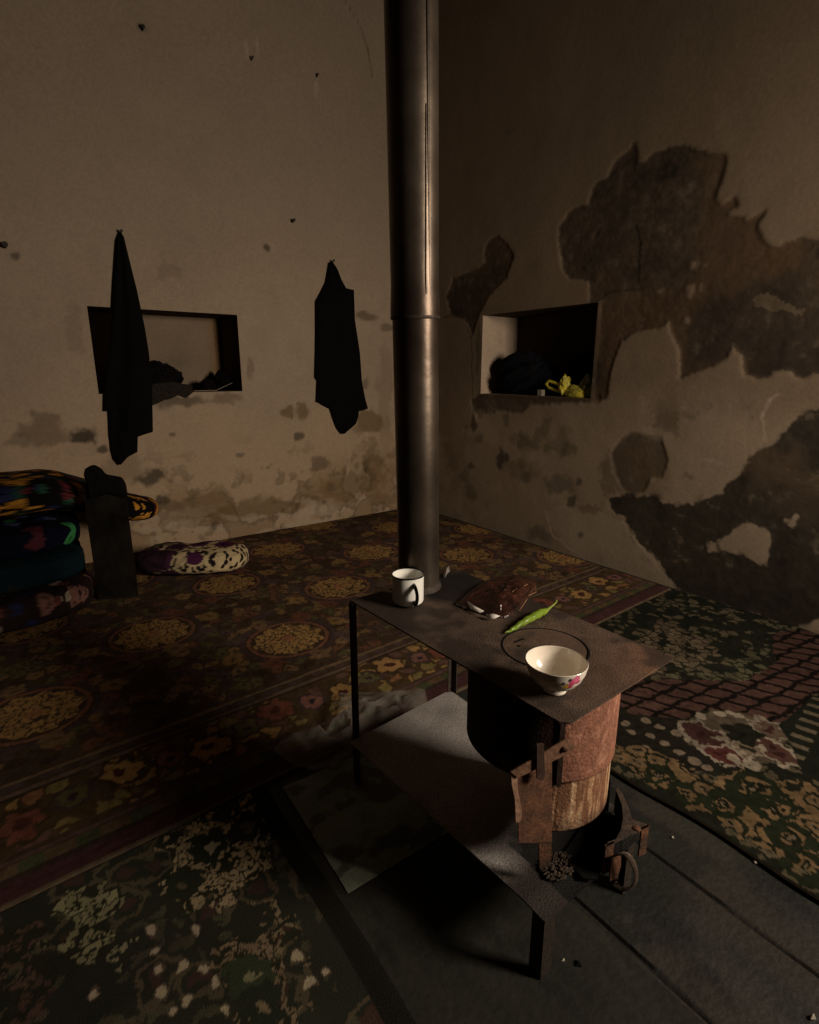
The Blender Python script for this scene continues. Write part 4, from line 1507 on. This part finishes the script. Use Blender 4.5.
o = cushion('folded_quilt', -1.35, .72, 3.37, 3.96, .480, .680, 0, floral((15, 14, 13), [(196, 138, 54), (84, 34, 38), (34, 66, 50), (40, 44, 76), (180, 124, 46)], 15, .8, 9, 1.5), M_cloth, p=3.0, seed=37, nz_=.009,
            sag=lambda X, Y: -.17 * sstep(.45, 1.0, X))
tagged(o, 'black folded quilt with orange and yellow flowers, topmost of the bedding stack', 'quilt')
# upright plank in front of the stack
A_, B_ = onz(99, 602), onz(138, 598)
dirw = (B_ - A_) / np.linalg.norm(B_ - A_)
nn_ = np.array([dirw[1], -dirw[0], 0])
w_ = float(np.linalg.norm(B_ - A_))
PKL = thing('wooden_plank', tuple((A_ + B_) / 2 + np.array([0, 0, .0125])), 'dark upright wooden plank standing on the carpet against the folded quilts', 'plank')
mb = MB()
nseg = 14
prof = [A_ + dirw * (w_ * i / nseg) for i in range(nseg + 1)]
tops = [.62 + .012 * math.sin(i * .9) + (.0 if i > 1 else -.02) for i in range(nseg + 1)]
vs, fs = [], []
for s_ in (0, .03):
    for p, tz in zip(prof, tops):
        q = p - nn_ * s_
        vs += [(q[0], q[1], .0125), (q[0], q[1], tz)]
m2 = 2 * (nseg + 1)
for i in range(nseg):
    fs += [(2 * i, 2 * i + 2, 2 * i + 3, 2 * i + 1), (m2 + 2 * i, m2 + 2 * i + 1, m2 + 2 * i + 3, m2 + 2 * i + 2),
           (2 * i + 1, 2 * i + 3, m2 + 2 * i + 3, m2 + 2 * i + 1), (2 * i, m2 + 2 * i, m2 + 2 * i + 2, 2 * i + 2)]
fs += [(0, 1, m2 + 1, m2), (2 * nseg, m2 + 2 * nseg, m2 + 2 * nseg + 1, 2 * nseg + 1)]
obj('board', MB().add(vs, fs), mat('dark_wood', (33, 28, 23), rough=.85, ns=16, amt=.35, bump=.3, bs=40, dark=(20, 17, 14), spec=.04), PKL, smooth=False)
# dark cloth hung over the plank's top, ending in a knot
cl = [onp(x, y, (A_ + B_) / 2 + nn_ * .02, nn_) for x, y in [(88, 500), (86, 484), (83, 476), (84, 469), (91, 466), (99, 470), (103, 476), (120, 479), (124, 486), (126, 499), (108, 494)]]
CK = MB().prism(cl, -nn_ * .07)
obj('hung_cloth', CK, mat('black_rag', (17, 15, 13), rough=.95, ns=60, amt=.3, bump=.4, spec=.04), PKL, bevel=.012)

# spotted cushion lying on the floor by the left wall
ccx, ccy = .96, 3.47


def spotted(X, Y, Zz, P):
    c = np.broadcast_to(lin(190, 168, 128), X.shape + (3,)).copy()
    d1, d2, ci = cells(X * 30 + 7, (Y - Zz) * 30 + 7, 5)
    c = mixc(c, lin(34, 26, 28), (d1 < .36) & (ci > .12))
    e1, e2, ei = cells(X * 7 + 3, Y * 7 - Zz * 9, 8)
    m = (e1 < .44) & (ei > .5)
    c = mixc(c, lin(72, 34, 62), m)
    c = mixc(c, lin(46, 22, 46), m & (e1 < .2))
    m = (e1 < .36) & (ei < .16)
    c = mixc(c, lin(54, 62, 40), m)
    lft = sstep(.05, -.25, X)
    return mixc(c, lin(44, 34, 32), .8 * lft * (fbm(X * 9, Y * 9 - Zz * 8, 3, 44) > .42))


o = cushion('floor_cushion', ccx - .44, ccx + .24, ccy - .18, ccy + .17, .014, .165, math.radians(-33), spotted, M_cloth, p=3.0, nz_=.015, seed=41, res=(220, 140))
tagged(o, 'flat cream cushion with black spots and purple flowers, on the carpet at the wall', 'cushion')

# ================================================================== HANGING GARMENTS and NICHE CONTENTS
M_blk = mat('black_cloth', (13, 12, 12), rough=.95, ns=120, amt=.3, bump=.3, bs=90, spec=.05)


def interp_side(pts, y):
    for (x0, y0), (x1, y1) in zip(pts[:-1], pts[1:]):
        if y0 <= y <= y1:
            return x0 + (x1 - x0) * ((y - y0) / max(1e-6, y1 - y0))
    return pts[-1][0] if y > pts[-1][1] else pts[0][0]


def garment_body(left, right, dback, depth, folds, seed, nrow=90, ncol=30):
    """cloth hanging on the wall: outline rows on the wall plane, folded front, closed back."""
    ya = max(left[0][1], right[0][1])
    yb = min(left[-1][1], right[-1][1])
    vs, fs = [], []
    for i in range(nrow + 1):
        y = ya + (yb - ya) * i / nrow
        xl, xr = interp_side(left, y), interp_side(right, y)
        xr = max(xr, xl + .6)
        a, b = ony(xl, y, YL - dback), ony(xr, y, YL - dback)
        wdt = np.linalg.norm(b - a)
        for j in range(ncol + 1):
            t = j / ncol
            p = a * (1 - t) + b * t
            bow = math.sin(PI * t) ** .6
            d = depth * bow * (0.45 + .35 * math.sin(folds * PI * t + i * .02 + seed) + .35 * float(vnoise(t * 4, i * .05, seed))) * min(1, .25 + wdt / .12)
            vs.append((p[0], p[1] - max(0, d), p[2]))
        for j in range(ncol + 1):
            t = j / ncol
            p = a * (1 - t) + b * t
            vs.append((p[0], p[1] + .004 * math.sin(PI * t), p[2]))
    w = 2 * (ncol + 1)
    for i in range(nrow):
        for j in range(ncol):
            fs.append((i * w + j, i * w + j + 1, (i + 1) * w + j + 1, (i + 1) * w + j))
            o_ = ncol + 1
            fs.append((i * w + o_ + j, (i + 1) * w + o_ + j, (i + 1) * w + o_ + j + 1, i * w + o_ + j + 1))
        fs.append((i * w, (i + 1) * w, (i + 1) * w + ncol + 1, i * w + ncol + 1))
        fs.append((i * w + ncol, i * w + 2 * ncol + 1, (i + 1) * w + 2 * ncol + 1, (i + 1) * w + ncol))
    fs.append(tuple(range(ncol + 1)) + tuple(range(2 * ncol + 1, ncol, -1)))
    e = nrow * w
    fs.append(tuple(e + k for k in range(ncol, -1, -1)) + tuple(e + k for k in range(ncol + 1, 2 * ncol + 2)))
    return MB().add(vs, fs)


gp = ony(120, 236, YL - .03)
G1 = thing('hanging_garment', tuple(gp), 'long black garment hanging to a point over the wall niche with pale back', 'garment')
obj('body', garment_body([(118.5, 233), (116, 240), (113, 280), (112, 303), (109, 357), (104, 394), (103.5, 411)],
                         [(121.5, 233), (124, 237), (130, 262), (137, 290), (145, 328), (149, 353), (152, 386), (152.5, 411)], .022, .06, 3, 1), M_blk, G1)
obj('skirt', garment_body([(108, 408), (109, 436), (111, 452), (114, 460)], [(152.5, 408), (153, 432), (146, 434), (139, 436.5)], .020, .05, 4, 2, 40), M_blk, G1)
obj('hem_point', garment_body([(109.3, 433), (111.5, 450), (114, 459), (119, 464.5)], [(138, 433), (137.5, 452), (128, 457), (121, 464.5)], .026, .04, 3, 4, 30), M_blk, G1)
gp = ony(331, 264, YL - .03)
G2 = thing('hanging_garment', tuple(gp), 'short black garment on a nail between the niche and the stove pipe', 'garment')
obj('body', garment_body([(329.5, 262), (326, 282), (320, 294), (316, 301), (315.2, 378), (317.5, 380), (316.6, 402)],
                         [(332, 262), (336, 268), (341, 279), (346.5, 288.5), (354, 290), (355, 320), (360, 353), (362, 382), (366, 402)], .022, .06, 3, 6), M_blk, G2)
obj('skirt', garment_body([(316.6, 401), (323, 405), (330, 408.5), (331, 411)], [(366, 401), (368, 408.5), (363, 410.5), (360, 411)], .021, .045, 4, 7, 20), M_blk, G2)
obj('hem_point', garment_body([(330, 407), (334, 420), (337, 428), (341, 433.5)], [(359.5, 407), (358.5, 416), (356, 424), (345, 433.5)], .026, .04, 3, 8, 30), M_blk, G2)

# nails and pegs in the left wall
M_nail = mat('nail_iron', (44, 36, 30), rough=.6, metal=.5, ns=60, amt=.3)


def nail(x, y, r, ln, label, drop=.2):
    p = ony(x, y, YL)
    mb = MB().tube([p + np.array([0, .01, 0]), p + np.array([0, -ln * .6, -.001]), p + np.array([0, -ln, ln * drop])], [r, r, r], seg=10)
    h = p + np.array([0, -ln, ln * drop])
    mb.tube([h, h + np.array([0, -.002, 0])], r * 1.9, seg=12)
    o = obj('wall_nail', mb, M_nail, origin=tuple(p))
    tagged(o, label, 'nail', 'nails in the left wall')


nail(142, 30, .006, .03, 'bent iron nail in the plaster, highest on the wall with the hanging garments')
nail(251, 60, .004, .03, 'small nail with pale scratches around it, high between the two garments')
nail(316, 77, .004, .03, 'small nail high on the wall above the short black garment')
nail(292, 222, .006, .035, 'dark stub of a peg just above and left of the short black garment')
nail(5, 247, .008, .04, 'thick peg with chipped plaster at the far left of the wall')
nail(120, 233, .005, .045, 'nail from which the long black garment hangs', .1)
nail(331, 262, .005, .045, 'nail from which the short black garment hangs', .1)


def lump(name, c, r, m, seed, label, cat, amp=.35, squash=(1, 1, 1), group=None, flat=True, freq=2.4):
    bm = bmesh.new()
    bmesh.ops.create_icosphere(bm, subdivisions=5, radius=1)
    for v in bm.verts:
        n = v.co.normalized()
        a = float(fbm(n.x * freq + 9, n.y * freq + n.z * freq * 1.3 + 9, 4, seed)) - .5
        b = abs(float(fbm(n.x * freq * 2.2 + 3, n.z * freq * 2 + n.y * freq + 3, 3, seed + 5)) - .5)
        k = 1 + amp * 2 * a - amp * 1.2 * b
        v.co = Vector((c[0] + n.x * r[0] * k, c[1] + n.y * r[1] * k, max(c[2] + n.z * r[2] * k, c[2] - r[2] * .8 if flat else -9)))
    me = bpy.data.meshes.new(name)
    bm.to_mesh(me)
    bm.free()
    me.color_attributes.new('Col', 'FLOAT_COLOR', 'POINT')
    o = obj(name, me, m, origin=(c[0], c[1], c[2] - r[2] * .8))
    tagged(o, label, cat, group)
    return o


zs1 = N1[2] + .002
q = ony(164, 378, YL + .14)
lump('cloth_bundle', (q[0] - .03, YL + .18, zs1 + .105 * .8), (.15, .10, .115), mat('dark_brown_cloth', (20, 17, 15), rough=.95, ns=70, amt=.4, bump=.5, spec=.04), 3,
     'rounded dark brown cloth bundle in the niche behind the long garment', 'cloth bundle', .28)
q = ony(205, 382, YL + .17)
lump('cloth_bundle', (q[0] + .02, YL + .18, zs1 + .045 * .8), (.058, .08, .050), mat('dark_plum_cloth', (24, 16, 16), rough=.95, ns=70, amt=.4, bump=.5, spec=.04), 8,
     'low dark reddish cloth between the big bundle and the niche corner', 'cloth bundle', .25)
q = ony(224, 372, YL + .2)
lump('cloth_bundle', (1.375, YL + .21, zs1 + .075 * .8), (.055, .08, .080), mat('black_brown_cloth', (15, 13, 12), rough=.95, ns=70, amt=.4, bump=.5, spec=.04), 12,
     'small upright dark bundle at the right end of the niche with pale back', 'cloth bundle', .3)
# frayed grey rag over the sill
A0 = [ony(x, y, YL - .006) for x, y in [(152, 384), (160, 383), (172, 382), (184, 384), (192, 385), (193, 392), (186, 398), (178, 395), (170, 399), (164, 400), (156, 404), (150, 406), (149, 395)]]
RG = thing('frayed_rag', tuple(ony(172, 386, YL)), 'frayed dark grey rag hanging over the sill of the left wall niche', 'rag')
M_rag = mat('grey_rag', (40, 35, 29), rough=.95, ns=90, amt=.5, bump=.5, spec=.04)
obj('hanging_front', MB().prism(A0, (0, -.008, 0)), M_rag, RG, smooth=False)
a, b = ony(152, 384, YL), ony(192, 385, YL)
mb = MB()
mb.hexa([(a[0], YL - .014, zs1), (b[0], YL - .014, zs1), (b[0], YL + .06, zs1), (a[0], YL + .06, zs1), (a[0] + .01, YL - .012, zs1 + .022), (b[0] - .02, YL - .012, zs1 + .012), (b[0] - .02, YL + .05, zs1 + .01), (a[0] + .01, YL + .05, zs1 + .02)])
obj('top_fold', mb, M_rag, RG, bevel=.005)
s0, s1, s2 = ony(194, 391.5, YL + .02), ony(216, 391, YL + .04), ony(232, 383, YL + .10)
s0[2] = zs1 + .006
s1[2] = zs1 + .006
o = obj('thin_stick', MB().tube([s0, s1, s2], [.004, .0035, .003], seg=8), mat('pale_stick', (120, 104, 88), rough=.7, ns=40, amt=.2), origin=tuple(s1))
tagged(o, 'thin pale bent stick lying on the sill of the left wall niche', 'stick')

# niche in the peeling wall
zs2 = N2[2] + .002
M_n = mat('black_blue_cloth', (13, 13, 16), rough=.95, ns=70, amt=.4, bump=.5, spec=.1)
lump('cloth_bundle', (XR + .15, 2.90, zs2 + .17 * .8), (.13, .25, .165), M_n, 21, 'large black heap of cloth in the peeling wall niche, beside its pale reveal', 'cloth bundle', .34)
lump('cloth_bundle', (XR + .23, 2.40, zs2 + .16 * .8), (.10, .17, .160), mat('black_cloth_second', (16, 15, 15), rough=.95, ns=70, amt=.4, bump=.5, spec=.04), 25,
     'black cloth heap behind the yellow bag in the niche of the peeling wall', 'cloth bundle', .25)
# yellow-green plastic bag: crumpled lobes and a looped handle
q = onx(575, 392, XR + .03)
YB_ = thing('yellow_bag', (XR + .03, q[1], zs2), 'crumpled yellow green plastic bag on the sill of the niche in the peeling wall', 'plastic bag')
M_y = mat('yellow_plastic', (186, 168, 52), rough=.4, ns=30, amt=.35, bump=.4, bs=50, dark=(118, 116, 48))
M_y2 = mat('green_plastic', (98, 104, 56), rough=.4, ns=30, amt=.35, bump=.4, bs=50, dark=(66, 74, 44))


def lobe(nm, x, y, rx, rz, d, seed, m):
    c = onx(x, y, XR + d)
    bm = bmesh.new()
    bmesh.ops.create_icosphere(bm, subdivisions=4, radius=1)
    for v in bm.verts:
        n = v.co.normalized()
        k = .78 + .8 * abs(float(vnoise(n.y * 2.2 + 5, n.z * 2.2 + n.x * 2, seed)) - .5) + .12 * float(vnoise(n.y * 4, n.z * 4, seed))
        v.co = Vector((c[0] + n.x * .045 * k, c[1] + n.y * rx * k, max(c[2] + n.z * rz * k, zs2)))
    me = bpy.data.meshes.new(nm)
    bm.to_mesh(me)
    bm.free()
    return obj(nm, me, m, YB_)


lobe('bag_body', 576, 394, .10, .055, .05, 3, M_y)
lobe('bag_fold', 590, 389, .075, .085, .07, 5, M_y2)
lobe('bag_fold', 565, 386, .035, .07, .05, 9, M_y)
hp = [onx(x, y, XR + .03) for x, y in [(566, 393), (558, 391), (549, 388), (546, 384), (549, 381), (555, 383), (562, 386)]]
hs = []
for i in range(len(hp) - 1):
    for t in (0, .5):
        hs.append(hp[i] * (1 - t) + hp[i + 1] * t)
obj('bag_handle', MB().tube(hs, .010, seg=8, flat=.5, nrm=(1, 0, 0)), M_y, YB_)
q = onx(541, 389, XR + .02)
mb = MB().box(XR + .005, XR + .04, q[1] - .020, q[1] + .020, zs2, zs2 + .042)
o = obj('small_box', mb, mat('pale_card', (120, 110, 96), rough=.8, ns=30, amt=.2), origin=(XR + .02, q[1], zs2), bevel=.003, smooth=False)
tagged(o, 'tiny pale box beside the yellow bag on the niche sill', 'box')

# ================================================================== LITTER on the floor
M_chip = mat('plaster_chip', (190, 178, 160), rough=.9, ns=40, amt=.2)


def chip(x, y, r, label, m, nm, cat, zb=.004, seed=1):
    p = onz(x, y, zb)
    mb = crumbs(p, .0001, .0001, 1, r, r, zb, seed)
    o = obj(nm, mb, m, smooth=False, origin=(p[0], p[1], zb))
    tagged(o, label, cat)


chip(563, 961, .0045, 'tiny white plaster chip on the boards beside the front leg of the stove', M_chip, 'plaster_chip', 'plaster chip', .001, 2)
chip(672, 838, .005, 'tiny white plaster chip on the boards right of the ash drawer', M_chip, 'plaster_chip', 'plaster chip', .001, 3)
chip(755, 863, .005, 'tiny white plaster chip at the edge of the green and burgundy carpet', M_chip, 'plaster_chip', 'plaster chip', .001, 4)
chip(812, 1018, .007, 'white plaster chip in the near corner of the bare boards', M_chip, 'plaster_chip', 'plaster chip', .001, 5)
chip(578, 965, .009, 'black lump of charcoal on the boards beside the front leg of the stove', M_black, 'charcoal_lump', 'charcoal', .001, 6)

# ================================================================== LIGHT
w = bpy.data.worlds.new('dusk')
bpy.context.scene.world = w
w.use_nodes = True
w.node_tree.nodes['Background'].inputs['Color'].default_value = (.6, .7, .9, 1)
w.node_tree.nodes['Background'].inputs['Strength'].default_value = .02


def area(name, loc, target, sx, sy, power, rgb, spread=180):
    l = bpy.data.lights.new(name, 'AREA')
    l.shape = 'RECTANGLE'
    l.size, l.size_y = sx, sy
    l.energy = power
    l.color = rgb
    l.spread = math.radians(spread)
    o = bpy.data.objects.new(name, l)
    bpy.context.scene.collection.objects.link(o)
    o.location = loc
    o.rotation_euler = (Vector(target) - Vector(loc)).to_track_quat('-Z', 'Y').to_euler()
    return o


area('window_daylight', ((WX0 + WX1) / 2, YB - .12, (WZ0 + WZ1) / 2), (1.3, 3.5, .8), WX1 - WX0 - .08, WZ1 - WZ0 - .08, 66, (1.0, .87, .72), 150)

# ================================================================== CAMERA
cam = bpy.data.cameras.new('camera')
co = bpy.data.objects.new('camera', cam)
bpy.context.scene.collection.objects.link(co)
cam.sensor_fit = 'HORIZONTAL'
cam.sensor_width = 36
cam.lens = 36 * F / 819
co.location = (0, 0, H)
co.rotation_euler = (PI / 2 - TH, 0, -AZ)
cam.clip_start = .02
sc = bpy.context.scene
sc.camera = co
sc.view_settings.view_transform = 'Standard'
sc.view_settings.look = 'None'
sc.view_settings.gamma = 1
sc.view_settings.exposure = 0
sc.view_settings.use_curve_mapping = False
for o in bpy.data.objects:
    if '_o' in o:
        del o['_o']
